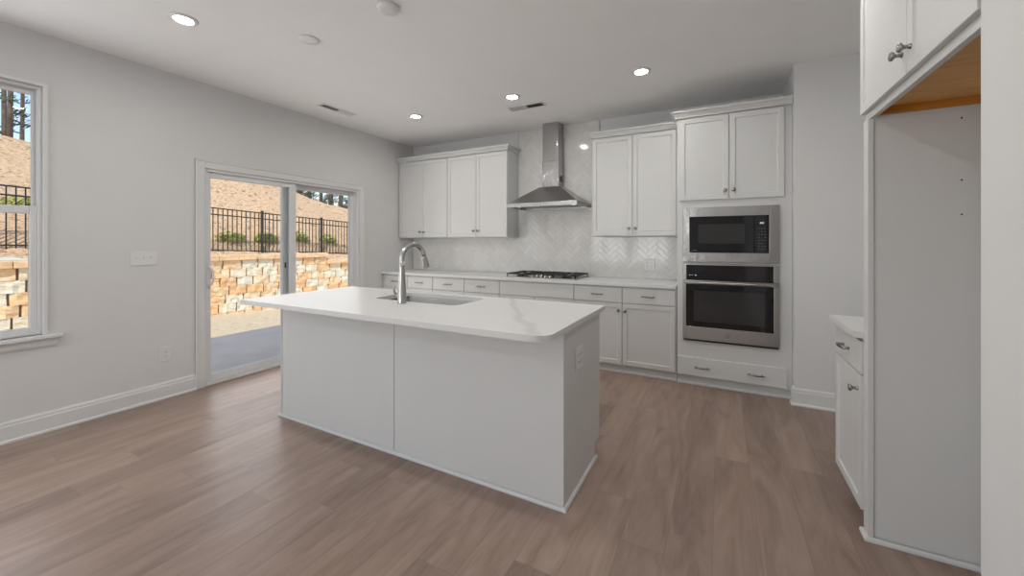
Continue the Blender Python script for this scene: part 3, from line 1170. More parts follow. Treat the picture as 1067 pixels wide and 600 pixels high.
for i in range(3):
    a, c = KX0 + kw * i + 0.012, KX0 + kw * (i + 1) - 0.012
    y0_, y1_ = KY0 + 0.02, KY1 - 0.02
    if i == 1:
        y0_ = KY0 + 0.12
    b = bmesh.new()
    zt0, zt1 = 0.948, 0.962
    bw = 0.012
    box(b, a, c, y0_, y0_ + bw, zt0, zt1, 0.003)
    box(b, a, c, y1_ - bw, y1_, zt0, zt1, 0.003)
    box(b, a, a + bw, y0_, y1_, zt0, zt1, 0.003)
    box(b, c - bw, c, y0_, y1_, zt0, zt1, 0.003)
    xm, ym = (a + c) / 2, (y0_ + y1_) / 2
    box(b, a, c, ym - bw / 2, ym + bw / 2, zt0, zt1, 0.003)
    for yy in ((y0_ + ym) / 2, (y1_ + ym) / 2):
        box(b, a, a + 0.09, yy - bw / 2, yy + bw / 2, zt0, zt1 + 0.004, 0.003)
        box(b, c - 0.09, c, yy - bw / 2, yy + bw / 2, zt0, zt1 + 0.004, 0.003)
    box(b, xm - bw / 2, xm + bw / 2, y0_, y0_ + 0.08, zt0, zt1 + 0.004, 0.003)
    box(b, xm - bw / 2, xm + bw / 2, y1_ - 0.08, y1_, zt0, zt1 + 0.004, 0.003)
    for fx in (a, c - bw):
        for fy in (y0_, y1_ - bw):
            box(b, fx, fx + bw, fy, fy + bw, 0.923, zt0 + 0.002, 0.002)
    obj('grate', loc_bm(b, r), IRON, r)
for i in range(5):
    b = lathe(bmesh.new(), [(0.020, 0.923), (0.020, 0.927), (0.016, 0.929), (0.0145, 0.948), (0.012, 0.950)], 20, Matrix.Translation((-1.8085 + (i - 2) * 0.055, KY0 + 0.055 + 0.012 * (i % 2), 0)))
    obj('knob', loc_bm(b, r), CHROME, r)

# ------------------------------------------------------------------ island
IX0, IX1, IY0, IY1 = -2.975, -0.680, 1.830, 2.470
r = thing('kitchen_island', 'white panelled kitchen island standing alone on the plank floor', 'kitchen island', ((IX0 + IX1) / 2, (IY0 + IY1) / 2, 0))
b = bmesh.new()
pt = 0.018
box(b, IX0 + pt, IX1 - pt, IY0 + 0.012, IY1 - 0.02, 0.09, 0.66)
for (xa, xb, ya, yb) in ((IX0 + pt, -2.30, IY0 + 0.012, IY1 - 0.02), (-1.46, IX1 - pt, IY0 + 0.012, IY1 - 0.02), (-2.30, -1.46, IY0 + 0.012, 1.96)):
    box(b, xa, xb, ya, yb, 0.66, 0.882)
box(b, -2.30, -1.46, IY1 - 0.038, IY1 - 0.02, 0.66, 0.882)
box(b, IX0 + pt, IX1 - pt, IY0 + 0.012, 2.363, 0.0, 0.09)
obj('body', loc_bm(b, r), CAB, r)
SEAM = -1.818
obj('front_panel', loc_bm(B(IX0 + pt, SEAM - 0.0012, IY0, IY0 + 0.012, 0, 0.883, 0.001), r), PANEL, r)
obj('front_panel', loc_bm(B(SEAM + 0.0012, IX1 - pt, IY0, IY0 + 0.012, 0, 0.883, 0.001), r), PANEL, r)
b = bmesh.new()
box(b, SEAM - 0.011, SEAM + 0.011, IY0 - 0.004, IY0, 0.019, 0.883, 0.0015)
obj('seam_strip', loc_bm(b, r), PANEL, r)
for xa, xb in ((IX0, IX0 + pt), (IX1 - pt, IX1)):
    b = bmesh.new()
    t = bmesh.new()
    prof = [(IY0 - 0.002, 0), (2.363, 0), (2.363, 0.085), (2.385, 0.095), (IY1, 0.095), (IY1, 0.883), (IY0 - 0.002, 0.883)]
    va = [t.verts.new((xa, y, z)) for y, z in prof]
    vb = [t.verts.new((xb, y, z)) for y, z in prof]
    t.faces.new(va)
    t.faces.new(list(reversed(vb)))
    for i in range(len(prof)):
        t.faces.new((va[i], vb[i], vb[(i + 1) % len(prof)], va[(i + 1) % len(prof)]))
    bmesh.ops.recalc_face_normals(t, faces=t.faces[:])
    merge(b, t)
    obj('end_panel', loc_bm(b, r), PANEL, r)
for xx, s in ((IX0, 1), (IX1, -1)):
    obj('corner_strip', loc_bm(B(min(xx, xx + s * 0.016), max(xx, xx + s * 0.016), IY0 - 0.005, IY0 + 0.001, 0.019, 0.883, 0.0015), r), PANEL, r)
SHOE = [(0, 0), (0.013, 0), (0.013, 0.008), (0.009, 0.016), (0.004, 0.019), (0, 0.019)]
obj('shoe_molding', loc_bm(sweep(bmesh.new(), [(IX0, 2.385), (IX0, IY0 - 0.002), (IX1, IY0 - 0.002), (IX1, 2.385)], SHOE), r), CAB, r)
kb = thing('tmp', 'x', 'x')
bpy.data.objects.remove(kb)
# kitchen-side doors of the island
for xa, xb in ((-2.955, -2.46), (-2.455, -1.96), (-1.955, -1.46), (-1.455, -0.70)):
    b = door_bm(-xb, -xa, 0.095, 0.868, 0)
    b.transform(Matrix.Translation((0, 2.45, 0)) @ Matrix.Rotation(PI, 4, 'Z'))
    obj('door', loc_bm(b, r), CAB, r)

# island counter
SX0, SX1, SY0, SY1 = -2.250, -1.508, 2.068, 2.448
CTX0, CTX1, CTY0, CTY1 = -3.036, -0.660, 1.566, 2.535
b = slab(bmesh.new(), rounded(CTX0, CTX1, CTY0, CTY1, (0.02, 0.075, 0.01, 0.01), 10), 0.884, 0.914,
         [rounded(SX0, SX1, SY0, SY1, (0.06,) * 4, 8), [(-1.89 + 0.016 * math.cos(2 * PI * i / 16), 1.985 + 0.016 * math.sin(2 * PI * i / 16)) for i in range(16)]])
b.transform(Matrix.Translation((-CTX0, -CTY0, -0.884)))
o = obj('countertop', b, QUARTZ2)
o.location = (CTX0, CTY0, 0.884)
soft(o, 0.003)
tag(o, 'large white quartz island top with sink cut-out and a soft grey vein', 'countertop')

# sink
r = thing('kitchen_sink', 'undermount stainless steel sink set into the island top', 'sink', ((SX0 + SX1) / 2, (SY0 + SY1) / 2, 0.68))
b = bmesh.new()
loops = []
for (off, z, rad) in ((0.02, 0.8825, 0.07), (-0.004, 0.8825, 0.06), (0.0, 0.86, 0.06), (0.008, 0.71, 0.055), (0.03, 0.682, 0.05)):
    s = -off if z == 0.8825 and off > 0 else off
    loops.append([b.verts.new((x, y, z)) for x, y in rounded(SX0 + s, SX1 - s, SY0 + s, SY1 - s, (rad,) * 4, 8)])
for p, q in zip(loops, loops[1:]):
    for i in range(len(p)):
        b.faces.new((p[i], p[(i + 1) % len(p)], q[(i + 1) % len(p)], q[i]))
b.faces.new(loops[-1])
bmesh.ops.recalc_face_normals(b, faces=b.faces[:])
for f in b.faces:
    f.smooth = True
basin = obj('basin', loc_bm(b, r), SINKSTEEL, r)
sm = basin.modifiers.new('wall', 'SOLIDIFY')
sm.thickness = 0.0015
b = lathe(bmesh.new(), [(0.045, 0.683), (0.045, 0.686), (0.035, 0.687), (0.03, 0.684)], 24, Matrix.Translation((-1.879, 2.27, 0)))
obj('drain', loc_bm(b, r), CHROME, r)

# faucet
FX, FY = -1.89, 1.985
r = thing('kitchen_faucet', 'tall gooseneck pull-down faucet in brushed metal behind the island sink', 'faucet', (FX, FY, 0.914))
b = bmesh.new()
lathe(b, [(0.014, 0.888), (0.014, 0.9143)], 20, Matrix.Translation((FX, FY, 0)))
lathe(b, [(0.0300, 0.9143), (0.0300, 0.918), (0.0290, 0.925), (0.0275, 1.00), (0.0215, 1.09), (0.0180, 1.15), (0.0172, 1.205)], 24, Matrix.Translation((FX, FY, 0)))
body = obj('body', loc_bm(b, r), CHROME, r)
pts = []
rad = []
Ra = 0.104
for i in range(21):
    a = PI - i / 20 * PI * 0.93
    pts.append((FX + 0.012 * i / 20, FY + Ra + Ra * math.cos(a), 1.205 + Ra * math.sin(a)))
    rad.append(0.0170)
pts.insert(0, (FX, FY, 1.18))
rad.insert(0, 0.0165)
b = tube(bmesh.new(), pts, rad, 16)
obj('spout', loc_bm(b, r), CHROME, r)
p0, p1 = Vector(pts[-2]), Vector(pts[-1])
d = (p1 - p0).normalized()
b = bmesh.new()
tube(b, [p1, p1 + d * 0.012, p1 + d * 0.014, p1 + d * 0.085, p1 + d * 0.09], [0.0176, 0.0176, 0.0182, 0.0235, 0.022], 18)
sh = obj('spray_head', loc_bm(b, r), CHROME, r)
q = p1 + d * 0.055
b = bmesh.new()
tube(b, [q + Vector((0.0, 0.019, 0.018)), q + Vector((0.0, 0.024, 0)), q + Vector((0, 0.024, -0.018))], [0.004, 0.006, 0.004], 8)
obj('spray_button', loc_bm(b, r), NICKEL, sh)
b = bmesh.new()
tube(b, [(FX - 0.015, FY, 0.965), (FX - 0.058, FY, 0.965)], [0.013, 0.0125], 14)
tube(b, [(FX - 0.052, FY, 0.965), (FX - 0.064, FY - 0.004, 0.985), (FX - 0.060, FY - 0.012, 1.005), (FX - 0.046, FY - 0.020, 1.016), (FX - 0.036, FY - 0.026, 1.020)], [0.009, 0.008, 0.007, 0.0065, 0.005], 10)
obj('handle', loc_bm(b, r), CHROME, r)

# ------------------------------------------------------------------ right side: base cabinet, fridge surround
RY0, RY1 = 2.348, 2.800
r = thing('base_cabinet', 'narrow white base cabinet with one drawer beside the refrigerator panel', 'cabinet', (0.590, RY1, 0), -PI / 2)
w = RY1 - RY0
obj('body', B(0, w, 0, 0.605, 0.09, 0.883), CAB, r)
b = B(0, w, 0.06, 0.605, 0, 0.09)
obj('toe_kick', b, CAB, r)
add_drawer(r, 0.003, w - 0.001, 0.717, 0.868, (w / 2 - 0.005,))
add_door(r, 0.003, w - 0.001, 0.095, 0.71, (w - 0.044, 0.638))
o = obj('countertop', slab(bmesh.new(), rounded(0.545, XRR - 0.002, 2.345, 2.815, (0.0, 0, 0, 0.006)), 0.884, 0.914), QUARTZ)
soft(o, 0.003)
tag(o, 'short white quartz countertop on the narrow cabinet by the refrigerator panel', 'countertop')

# tall refrigerator side panel
PY0, PY1 = 2.284, 2.342
r = thing('refrigerator_panel', 'tall white side panel of the empty refrigerator alcove', 'panel', (0.573, (PY0 + PY1) / 2, 0))
obj('side_panel', loc_bm(B(0.6005, XRR - 0.002, PY0 + 0.008, PY1 - 0.008, 0, 1.913), r), PANEL, r)
obj('edge_strip', loc_bm(B(0.579, 0.600, PY0, PY1, 0, 1.872, 0.0015), r), CAB, r)
obj('shoe_molding', loc_bm(sweep(bmesh.new(), [(0.596 + 0.02, PY1), (0.579, PY1), (0.579, PY0 - 0.001), (XRR - 0.002, PY0 - 0.001)], [(q_, z_) for q_, z_ in SHOE]), r), CAB, r)
for hz in (1.835, 1.58, 1.439):
    obj('screw_hole', loc_bm(lathe(bmesh.new(), [(0.0035, 0), (0.0035, 0.001)], 12, Matrix.Translation((0.876, PY0 + 0.0082, hz)) @ RX90), r), DARK, r)

# over-fridge cabinet : local x = along -Y from its far end
FY1, FY0 = 2.350, 1.416
r = thing('wall_cabinet', 'white two-door cabinet over the empty refrigerator alcove with bare wood underside', 'cabinet', (0.588, FY1, 1.866), -PI / 2)
w = FY1 - FY0
dp = XRR - 0.588 - 0.003
b = bmesh.new()
box(b, 0, w, 0, dp, 0.058, 0.70)                 # box
box(b, 0, w, 0, 0.02, 0.008, 0.058, 0.001)           # face frame lip
obj('body', b, CAB, r)
obj('underside', B(0.0595, w - 0.002, 0.0205, dp - 0.002, 0.049, 0.0575), PLY, r)
obj('ledger_strip', B(0.0595, 0.078, 0.0255, dp - 0.002, 0.018, 0.0485), PLYEDGE, r)
ms = FY1 - 1.838
add_door(r, 0.004, ms - 0.0025, 0.040, 0.66, (ms - 0.036, 0.120))
add_door(r, ms + 0.0025, w - 0.001, 0.040, 0.66, (ms + 0.036, 0.120))

# ------------------------------------------------------------------ wall plates


def plate(name, label, cat, loc, rotz, w, h, kind, n=1, group=None):
    """local: plate faces -y, centre at origin"""
    r = thing(name, label, cat, loc, rotz, group)
    obj('plate', B(-w / 2, w / 2, -0.006, 0, -h / 2, h / 2, 0.002, 2), PLASTIC, r)
    for i in range(n):
        cx = (i - (n - 1) / 2) * 0.046
        if kind == 'switch':
            obj('toggle', B(cx - 0.005, cx + 0.005, -0.016, -0.006, -0.004, 0.012, 0.0015), PLASTIC, r)
        elif kind == 'outlet':
            for s in (-1, 1):
                d_ = obj('receptacle', slab(bmesh.new(), rounded(-0.0165, 0.0165, -0.0145, 0.0145, (0.011,) * 4, 5), 0, 0.0022), PLASTIC, r)
                me = d_.data
                me.transform(Matrix.Translation((cx, -0.006, s * 0.0195)) @ RX90)
                bb = bmesh.new()
                box(bb, cx - 0.008, cx - 0.0055, -0.0088, -0.0078, s * 0.0195 - 0.002, s * 0.0195 + 0.008)
                box(bb, cx + 0.0055, cx + 0.008, -0.0088, -0.0078, s * 0.0195 - 0.002, s * 0.0195 + 0.006)
                lathe(bb, [(0.0028, 0), (0.0028, 0.001)], 10, Matrix.Translation((cx, -0.0078, s * 0.0195 - 0.008)) @ RX90)
                obj('slots', bb, mat('outlet_slot', (0.12, 0.12, 0.12), 0.5) if 'outlet_slot' not in MATS else MATS['outlet_slot'], d_)
    return r


plate('light_switch', 'white three-toggle switch plate on the left wall between window and patio door', 'light switch', (XL + 0.0003, 1.427, 1.194), PI / 2, 0.170, 0.116, 'switch', 3)
plate('power_outlet', 'white power outlet low on the left wall beside the patio door', 'outlet', (XL + 0.0003, 1.570, 0.375), PI / 2, 0.076, 0.120, 'outlet')
plate('power_outlet', 'white double outlet plate on the tile left of the wall oven', 'outlet', (-0.700, 4.6085, 1.075), 0, 0.118, 0.118, 'outlet', 2)
plate('power_outlet', 'white outlet plate on the tile under the left wall cabinets, behind the faucet', 'outlet', (-3.707, 4.6085, 1.01), 0, 0.076, 0.120, 'outlet')
plate('power_outlet', 'white outlet plate on the right end of the island', 'outlet', (IX1 + 0.0003, 2.055, 0.70), PI / 2, 0.118, 0.118, 'outlet', 2)

# ------------------------------------------------------------------ ceiling fixtures
def can_light(loc, label):
    r = thing('recessed_light', label, 'ceiling light', loc, 0, 'recessed ceiling lights')
    b = lathe(bmesh.new(), [(0.050, -0.004), (0.052, -0.010), (0.060, -0.0115), (0.078, -0.005), (0.080, -0.0005), (0.050, -0.0005)], 40, None, cap=False)
    b2 = b
    obj('trim_ring', b2, PLASTIC, r)
    b = lathe(bmesh.new(), [(0.0495, -0.006), (0.0495, -0.002)], 40)
    obj('lens', b, LENS, r)
    return r


L0 = can_light((-3.085, 1.255, ZC), 'lit recessed ceiling light nearest the left window')
for x, y, lab in ((-3.098, 3.475, 'lit recessed ceiling light over the back left corner cabinets'),
                  (-1.834, 3.460, 'lit recessed ceiling light in front of the range hood'),
                  (-0.594, 3.457, 'lit recessed ceiling light in front of the tall oven cabinet'),
                  (-1.834, 1.255, 'recessed ceiling light of the near row, above the frame'),
                  (-0.594, 1.255, 'recessed ceiling light of the near row, above the right wall'),
                  (0.15, 2.40, 'added unseen fill light over the passage by the refrigerator alcove, above the frame'),  # extra lamp off the grid, added to brighten the right-hand side
                  (-3.085, -1.6, 'recessed ceiling light of the room behind, window side'),
                  (-1.834, -1.6, 'recessed ceiling light of the room behind, middle'),
                  (-0.594, -1.6, 'recessed ceiling light of the room behind, wall side')):
    dup(L0, (x, y, ZC), lab)

for x, y, lab, dz in ((-2.602, 1.803, 'flat round white cover plate on the ceiling over the island, farther one', 0.012), (-1.812, 1.782, 'round white smoke detector on the ceiling above the island', 0.026)):
    R = 0.066
    r = thing('ceiling_cover_plate' if dz < 0.02 else 'smoke_detector', lab, 'ceiling plate' if dz < 0.02 else 'smoke detector', (x, y, ZC))
    obj('cover', lathe(bmesh.new(), [(R * 0.35, -dz), (R * 0.86, -dz), (R * 0.97, -dz + 0.004), (R, -dz * 0.5), (R, -0.0006)], 40), PLASTIC, r)
    if dz > 0.02:
        obj('vent_ring', lathe(bmesh.new(), [(R * 0.62, -dz - 0.001), (R * 0.66, -dz - 0.002), (R * 0.70, -dz - 0.001), (R * 0.70, -dz + 0.001), (R * 0.62, -dz + 0.001)], 40, None, cap=False), PLASTIC, r)


def ceiling_vent(loc, rotz, label, L, Wd):
    r = thing('ceiling_vent', label, 'ceiling vent', loc, rotz, 'ceiling vents')
    f = 0.022
    obj('frame', frame_z(L, Wd, f), PLASTIC, r)
    obj('duct', B(-L / 2 + f, L / 2 - f, -Wd / 2 + f, Wd / 2 - f, -0.0015, -0.0006), DARK, r)
    for s in (-1, 1):
        b = bmesh.new()
        n = 5
        a0 = 0.004 if s > 0 else -L / 2 + f
        a1 = L / 2 - f if s > 0 else -0.004
        n = 9
        for i in range(n):
            xx = a0 + (i + 0.5) / n * (a1 - a0)
            box(b, -0.009, 0.009, -Wd / 2 + f, Wd / 2 - f, -0.0006, 0.0006, 0,
                mtx=Matrix.Translation((xx, 0, -0.0085)) @ Matrix.Rotation(s * math.radians(40), 4, 'Y'))
        obj('louvers', b, PLASTIC, r)
    obj('divider', B(-0.003, 0.003, -Wd / 2 + f, Wd / 2 - f, -0.012, -0.002), PLASTIC, r)
    return r


def frame_z(L, Wd, f):
    bm = bmesh.new()
    for a, b_, c, d_ in ((-L / 2, L / 2, -Wd / 2, -Wd / 2 + f), (-L / 2, L / 2, Wd / 2 - f, Wd / 2), (-L / 2, -L / 2 + f, -Wd / 2 + f, Wd / 2 - f), (L / 2 - f, L / 2, -Wd / 2 + f, Wd / 2 - f)):
        box(bm, a, b_, c, d_, -0.006, -0.0005, 0.0015)
    return bm


ceiling_vent((-3.715, 2.915, ZC), PI / 2, 'white slotted ceiling vent near the left wall above the patio door', 0.42, 0.115)
ceiling_vent((-1.833, 3.785, ZC), 0, 'white slotted ceiling vent in front of the range hood chimney', 0.42, 0.135)

# ------------------------------------------------------------------ outdoors
XW = XL - WT
b = bmesh.new()
for a, c, z0_, z1_ in ((YF - WT, 12, ZC + 0.12, 3.5),):
    box(b, XW, XW + 0.1, a, c, z0_, z1_)
struct('wall_exterior', b, SIDING, 'siding of the storey above', 'wall')
EX, EZ = XW - 0.32, 3.62
b = bmesh.new()
t = bmesh.new()
prof = [(EX, EZ), (EX, EZ + 0.16), (XW + 3.8, EZ + 1.9), (XW + 3.8, EZ + 1.75), (XW, EZ)]
va = [t.verts.new((x, -6.5, z)) for x, z in prof]
vb = [t.verts.new((x, 14.0, z)) for x, z in prof]
t.faces.new(va)
t.faces.new(list(reversed(vb)))
for i in range(len(prof)):
    t.faces.new((va[i], vb[i], vb[(i + 1) % len(prof)], va[(i + 1) % len(prof)]))
bmesh.ops.recalc_face_normals(t, faces=t.faces[:])
merge(b, t)
struct('roof', b, SHINGLE, 'roof eave over the patio', 'roof')

struct('patio_floor', B(-6.70, XW, -4.0, 9.5, -0.30, -0.10, 0.01), CONCRETE, 'grey concrete patio slab outside the sliding door', 'patio')

XWALL, XFEN = -10.80, -11.20


def gz(y):      # ground at the foot of the retaining wall
    return -0.26 - 0.062 * (y - 2)


def hz0(y):     # ground along the fence
    return 1.24 - 0.045 * (y - 2)


def crest(y):
    return 4.05 - 0.10 * (y - 2.9) + 0.62 * math.exp(-((y - 8.0) / 2.7) ** 2)


def grid(xs, ys, fn):
    bm = bmesh.new()
    rows = [[bm.verts.new((x, y, fn(x, y))) for x in xs] for y in ys]
    for a, b_ in zip(rows, rows[1:]):
        for i in range(len(xs) - 1):
            f = bm.faces.new((a[i], a[i + 1], b_[i + 1], b_[i]))
            f.smooth = True
    bmesh.ops.recalc_face_normals(bm, faces=bm.faces[:])
    for f in bm.faces:
        if f.normal.z < 0:
            f.normal_flip()
    return bm


from mathutils import noise as mnoise


def lin(a, b_, n):
    return [a + (b_ - a) * i / (n - 1) for i in range(n)]


def f_ground(x, y):
    u = (x + 6.6) / (XWALL - 0.2 + 6.6)
    return -0.17 * (1 - u) + gz(y) * u + 0.025 * mnoise.noise(Vector((x * 2.2, y * 2.2, 0)))


struct('ground_soil', grid(lin(-11.0, -6.6, 40), lin(-6, 22, 160), f_ground), SAND, 'sunlit sandy soil between the patio and the block wall', 'ground')


def f_hill(x, y):
    u = (x - (XWALL - 0.15)) / (-16.4 - (XWALL - 0.15))
    base = hz0(y) - 0.18
    if u <= 1:
        s = base + (crest(y) - base) * (u ** 0.93)
    else:
        s = crest(y) - 0.35 * (u - 1)
    k = 0.06 + 0.05 * min(1, u)
    return s + k * mnoise.noise(Vector((x * 1.3, y * 1.3, 3))) + 0.04 * mnoise.noise(Vector((x * 5, y * 5, 8)))


struct('hill_slope', grid(lin(-30, XWALL - 0.15, 110), lin(-8, 48, 260), f_hill), STRAW, 'straw-covered hillside rising behind the fence', 'hill')

# retaining wall
r = thing('retaining_wall', 'tan and cream split-face block retaining wall across the yard', 'retaining wall', (XWALL, 6, -0.6))
b = bmesh.new()
BH, BL = 0.215, 0.41
CAPB = 0.87
YSTEP = 8.10
ncourse = 9
for k in range(ncourse):
    z1_ = CAPB - k * BH
    z0_ = z1_ - BH
    y = -3.0 + (0.2 if k % 2 else 0)
    rr = random.Random(k)
    while y < 16:
        Lb = BL * rr.uniform(0.94, 1.06)
        if not (k == 0 and y > YSTEP - 0.1) and z1_ > gz(y) - 0.1:
            t = bmesh.new()
            bmesh.ops.create_cube(t, size=1)
            for v in t.verts:
                v.co = Vector((XWALL - 0.17 + v.co.x * 0.30 - 0.012 * k * -1 * 0, y + Lb / 2 + v.co.y * (Lb - 0.034), (z0_ + z1_) / 2 + v.co.z * BH))
            bmesh.ops.bevel(t, geom=t.edges[:], offset=0.006, segments=1, affect='EDGES')
            bmesh.ops.subdivide_edges(t, edges=[e for e in t.edges if e.calc_length() > 0.08], cuts=4, use_grid_fill=True)
            for v in t.verts:
                if v.co.x > XWALL - 0.08:
                    v.co.x += 0.045 * mnoise.noise(Vector((v.co.y * 9, v.co.z * 9, k * 3.3 + y))) + 0.012 * rr.random()
            merge(b, t)
        y += Lb
obj('blocks', loc_bm(b, r), BLOCK, r)
b = bmesh.new()
box(b, XWALL - 0.30, XWALL - 0.07, -3.0, YSTEP, -1.4, CAPB - 0.005)
box(b, XWALL - 0.30, XWALL - 0.07, YSTEP, 16.0, -1.4, CAPB - BH - 0.005)
obj('core', loc_bm(b, r), mat('wall_core', (0.25, 0.19, 0.14), 0.9), r)
rr = random.Random(3)
b = bmesh.new()
for (ya, yb, zc) in ((-3.0, YSTEP, CAPB), (YSTEP, 16, CAPB - BH)):
    y = ya
    while y < yb - 0.05:
        Lb = min(0.45, yb - y)
        t = B(XWALL - 0.32, XWALL + 0.062, y + 0.003, y + Lb - 0.003, zc, zc + 0.13, 0.015, 2)
        bmesh.ops.subdivide_edges(t, edges=[e for e in t.edges if e.calc_length() > 0.1], cuts=3, use_grid_fill=True)
        for v in t.verts:
            if v.co.x > XWALL:
                v.co.x += 0.02 * mnoise.noise(Vector((v.co.y * 9, v.co.z * 9, 0)))
        merge(b, t)
        y += Lb
obj('cap', loc_bm(b, r), CAPM, r)

# fence
r = thing('metal_fence', 'black metal picket fence along the top of the block wall', 'fence', (XFEN, 6, 1.1))
PO = 1.83
posts = [6.36 + PO * i for i in range(-5, 5)]
HF = 1.085
for p in posts:
    zb = hz0(p)
    b = B(XFEN - 0.028, XFEN + 0.028, p - 0.028, p + 0.028, zb - 0.22, zb + HF + 0.05, 0.003)
    box(b, XFEN - 0.033, XFEN + 0.033, p - 0.033, p + 0.033, zb + HF + 0.05, zb + HF + 0.065, 0.004)
    obj('post', loc_bm(b, r), FENCE, r)
for p, q in zip(posts, posts[1:]):
    b = bmesh.new()
    for dz in (0.03, HF - 0.16, HF):
        t = B(XFEN - 0.013, XFEN + 0.013, p + 0.027, q - 0.027, -0.014, 0.014)
        for v in t.verts:
            v.co.z += hz0(v.co.y) + dz
        merge(b, t)
    n = 16
    for i in range(n):
        yy = p + 0.03 + (i + 0.5) * (q - p - 0.06) / n
        zz = hz0(yy)
        box(b, XFEN - 0.009, XFEN + 0.009, yy - 0.009, yy + 0.009, zz - 0.06, zz + HF)
    obj('fence_panel', loc_bm(b, r), FENCE, r)

# shrubs on the slope


def shrub(x, y, rx, rz, label, seed, leaves=250):
    rr = random.Random(seed)
    z = f_hill(x, y)
    r = thing('shrub', label, 'shrub', (x, y, z), 0, 'shrubs on the hillside')
    b = bmesh.new()
    for i in range(leaves):
        a = rr.random() * 2 * PI
        u = rr.random() ** 0.5
        h = rr.random()
        p = Vector((math.cos(a) * rx * u * 0.9, math.sin(a) * rx * u, rz * h * (1.15 - u * u * 0.8)))
        n = Vector((rr.uniform(-1, 1), rr.uniform(-1, 1), rr.uniform(0.2, 1))).normalized()
        s = n.orthogonal().normalized()
        c = n.cross(s)
        l, w_ = rr.uniform(0.05, 0.10), rr.uniform(0.018, 0.03)
        vs = [b.verts.new(p + q_) for q_ in (s * l, c * w_, -s * l, -c * w_)]
        b.faces.new(vs)
    obj('foliage', b, LEAF, r)
    b = bmesh.new()
    for i in range(7):
        a = rr.random() * 2 * PI
        tube(b, [(0, 0, -0.05), (math.cos(a) * rx * 0.3, math.sin(a) * rx * 0.3, rz * 0.4), (math.cos(a) * rx * 0.7, math.sin(a) * rx * 0.7, rz * 0.75)], [0.012, 0.008, 0.004], 6)
    obj('stems', b, BARK, r)


def on_hill(px, py):
    """where the view line through a photo point meets the slope"""
    a = math.radians(27.945)
    c = (px - 533.5) / 409.3
    d = Vector((-math.sin(a) + c * math.cos(a), math.cos(a) + c * math.sin(a), -(py - 252.3) / 409.3))
    t = 8.0
    while t < 40:
        p = Vector((0, 0, 1.3242)) + d * t
        if p.x < XWALL - 0.2 and p.z < f_hill(p.x, p.y):
            return p
        t += 0.02
    return p


for px, py, rx, rz, lab in ((240, 250, 0.36, 0.20, 'low green shrub on the slope, leftmost seen through the patio door'),
                            (277, 251, 0.32, 0.22, 'green shrub beside the fence post in the left door pane'),
                            (311, 250, 0.30, 0.22, 'small green shrub at the left edge of the right door pane'),
                            (341, 252, 0.30, 0.24, 'green shrub on the slope in the middle of the right door pane'),
                            (22, 243, 0.34, 0.22, 'green shrub on the slope seen through the left window')):
    p = on_hill(px, py)
    shrub(p.x, p.y, rx, rz, lab, int(px))

# fallen logs
for (pa, pb, rad, lab) in (((8, 128), (34, 143), 0.07, 'fallen log lying on the hill crest in the left window'),
                           ((2, 196), (24, 210), 0.045, 'fallen branch lying on the slope behind the fence in the left window')):
    a_, b_ = on_hill(*pa), on_hill(*pb)
    if pa[1] < 150:
        a_ = Vector((-15.9, 3.15, f_hill(-15.9, 3.15)))
        b_ = Vector((-14.6, 4.0, f_hill(-14.6, 4.0)))
    m = (a_ + b_) / 2
    bb = bmesh.new()
    pts = [a_.lerp(b_, i / 6) + Vector((0, 0, rad * 0.7 + 0.02 * math.sin(i * 2))) for i in range(7)]
    tube(bb, [p - m for p in pts], [rad * (1 - 0.05 * i) for i in range(7)], 10)
    o = obj('fallen_log', bb, LOG)
    o.location = m
    tag(o, lab, 'log')


# pines beyond the crest
def pine(x, y, h, rad, seed, label, first_branch=0.35):
    rr = random.Random(seed)
    z = f_hill(x, y) - 0.1
    r = thing('pine_tree', label, 'tree', (x, y, z), 0, 'pine trees beyond the hill crest')
    lean = rr.uniform(-0.02, 0.02)
    b = bmesh.new()
    tube(b, [(lean * h * i / 5, 0.3 * lean * h * i / 5, h * i / 5) for i in range(6)], [rad * (1 - 0.14 * i) for i in range(6)], 9)
    obj('trunk', b, BARK, r)
    bl = bmesh.new()
    bn = bmesh.new()
    nb = 16
    for i in range(nb):
        zz = h * (first_branch + (0.97 - first_branch) * i / nb)
        a = rr.random() * 2 * PI
        L_ = (0.35 + 0.5 * (1 - i / nb)) * rr.uniform(0.6, 1.1)
        tip = Vector((math.cos(a) * L_, math.sin(a) * L_, zz + rr.uniform(-0.1, 0.35)))
        st = Vector((lean * zz, 0.3 * lean * zz, zz))
        tube(bl, [st, st.lerp(tip, 0.5) + Vector((0, 0, -0.05)), tip], [0.03, 0.02, 0.008], 5)
        for k in range(26):
            q_ = st.lerp(tip, rr.uniform(0.4, 1.05)) + Vector((rr.gauss(0, 0.13), rr.gauss(0, 0.13), rr.gauss(0, 0.09)))
            n = Vector((rr.uniform(-1, 1), rr.uniform(-1, 1), rr.uniform(-1, 1))).normalized()
            s = n.orthogonal().normalized()
            c = n.cross(s)
            vs = [bn.verts.new(q_ + w_) for w_ in (s * 0.12, c * 0.025, -s * 0.12, -c * 0.025)]
            bn.faces.new(vs)
    obj('branches', bl, BARK, r)
    obj('needles', bn, NEEDLE, r)


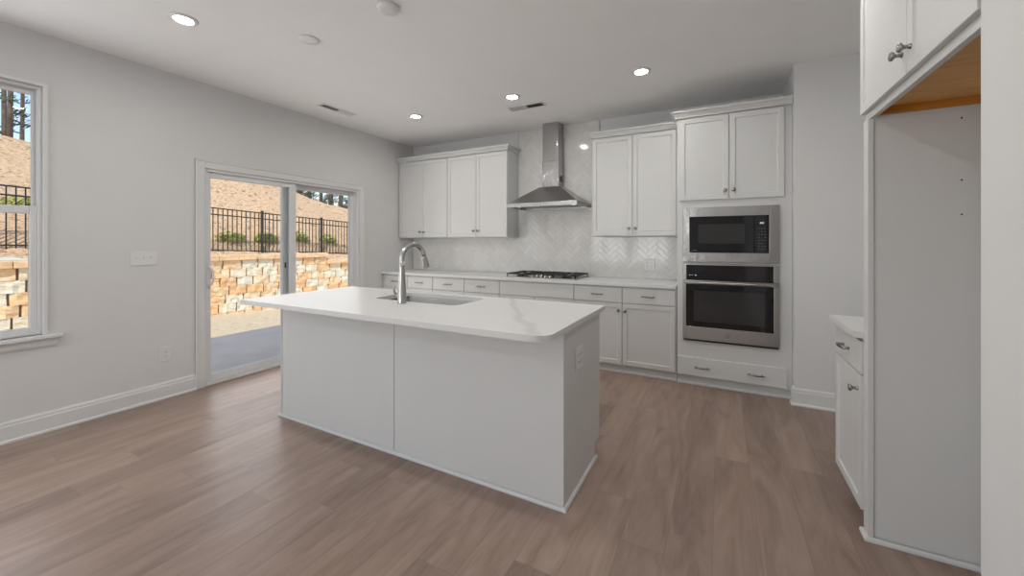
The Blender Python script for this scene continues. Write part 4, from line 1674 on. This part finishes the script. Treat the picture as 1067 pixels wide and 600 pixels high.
TREES = [(-19, 3.376, 9, 0.07, 'dark pine trunk second from the left edge in the left window'),
         (-21, 3.63, 10, 0.07, 'dark pine trunk at the far left edge of the left window'),
         (-24, 4.55, 7.0, 0.08, 'small leafy pine nearest the right side of the left window')]
for i, (x, y, h, rad, lab) in enumerate(TREES):
    pine(x, y, h, rad, 20 + i, lab, 0.08)
rr = random.Random(11)
names_ = ['first', 'second', 'third', 'fourth', 'fifth', 'sixth']
for i in range(6):
    x = (-17.6, -19.8, -22.0)[i % 3]
    k = 0.662 + 0.033 * i
    pine(x, -x * k, rr.uniform(5, 8), rr.uniform(0.09, 0.16), 50 + i, 'bare pine on the hill crest, %s from the left above the right door pane' % names_[i], 0.10)

# the woods behind the hill crest, too dense to count
rr = random.Random(5)
b = bmesh.new()
for i in range(9000):
    y = rr.uniform(9.0, 42)
    x = -24.2 - rr.random() * 5
    h = rr.random()
    base = f_hill(x, y)
    p = Vector((x, y, base + 0.1 + 3.6 * h * (0.75 + 0.35 * mnoise.noise(Vector((y * 0.5, 0, 0))))))
    n = Vector((rr.uniform(-1, 1), rr.uniform(-1, 1), rr.uniform(-1, 1))).normalized()
    s_ = n.orthogonal().normalized()
    c = n.cross(s_)
    l, w_ = rr.uniform(0.12, 0.34), rr.uniform(0.05, 0.12)
    b.faces.new([b.verts.new(p + q_) for q_ in (s_ * l, c * w_, -s_ * l, -c * w_)])
for i in range(150):
    y = rr.uniform(9.5, 42)
    x = -24.4 - rr.random() * 5
    base = f_hill(x, y) - 0.1
    hh = rr.uniform(1.5, 3.2)
    tube(b, [(x, y, base), (x + rr.uniform(-.2, .2), y + rr.uniform(-.2, .2), base + hh)], [rr.uniform(0.05, 0.11), 0.012], 6)
WOODS = island_random_mat('woodland', [(0.0, (0.10, 0.12, 0.07)), (0.35, (0.22, 0.24, 0.15)), (0.65, (0.40, 0.36, 0.28)), (1.0, (0.70, 0.66, 0.58))], 0.9, nmix=0.2)
o = obj('woods', b, WOODS)
tag(o, 'dense grey-green woods beyond the top of the straw-covered hill', 'woods', kind='stuff')
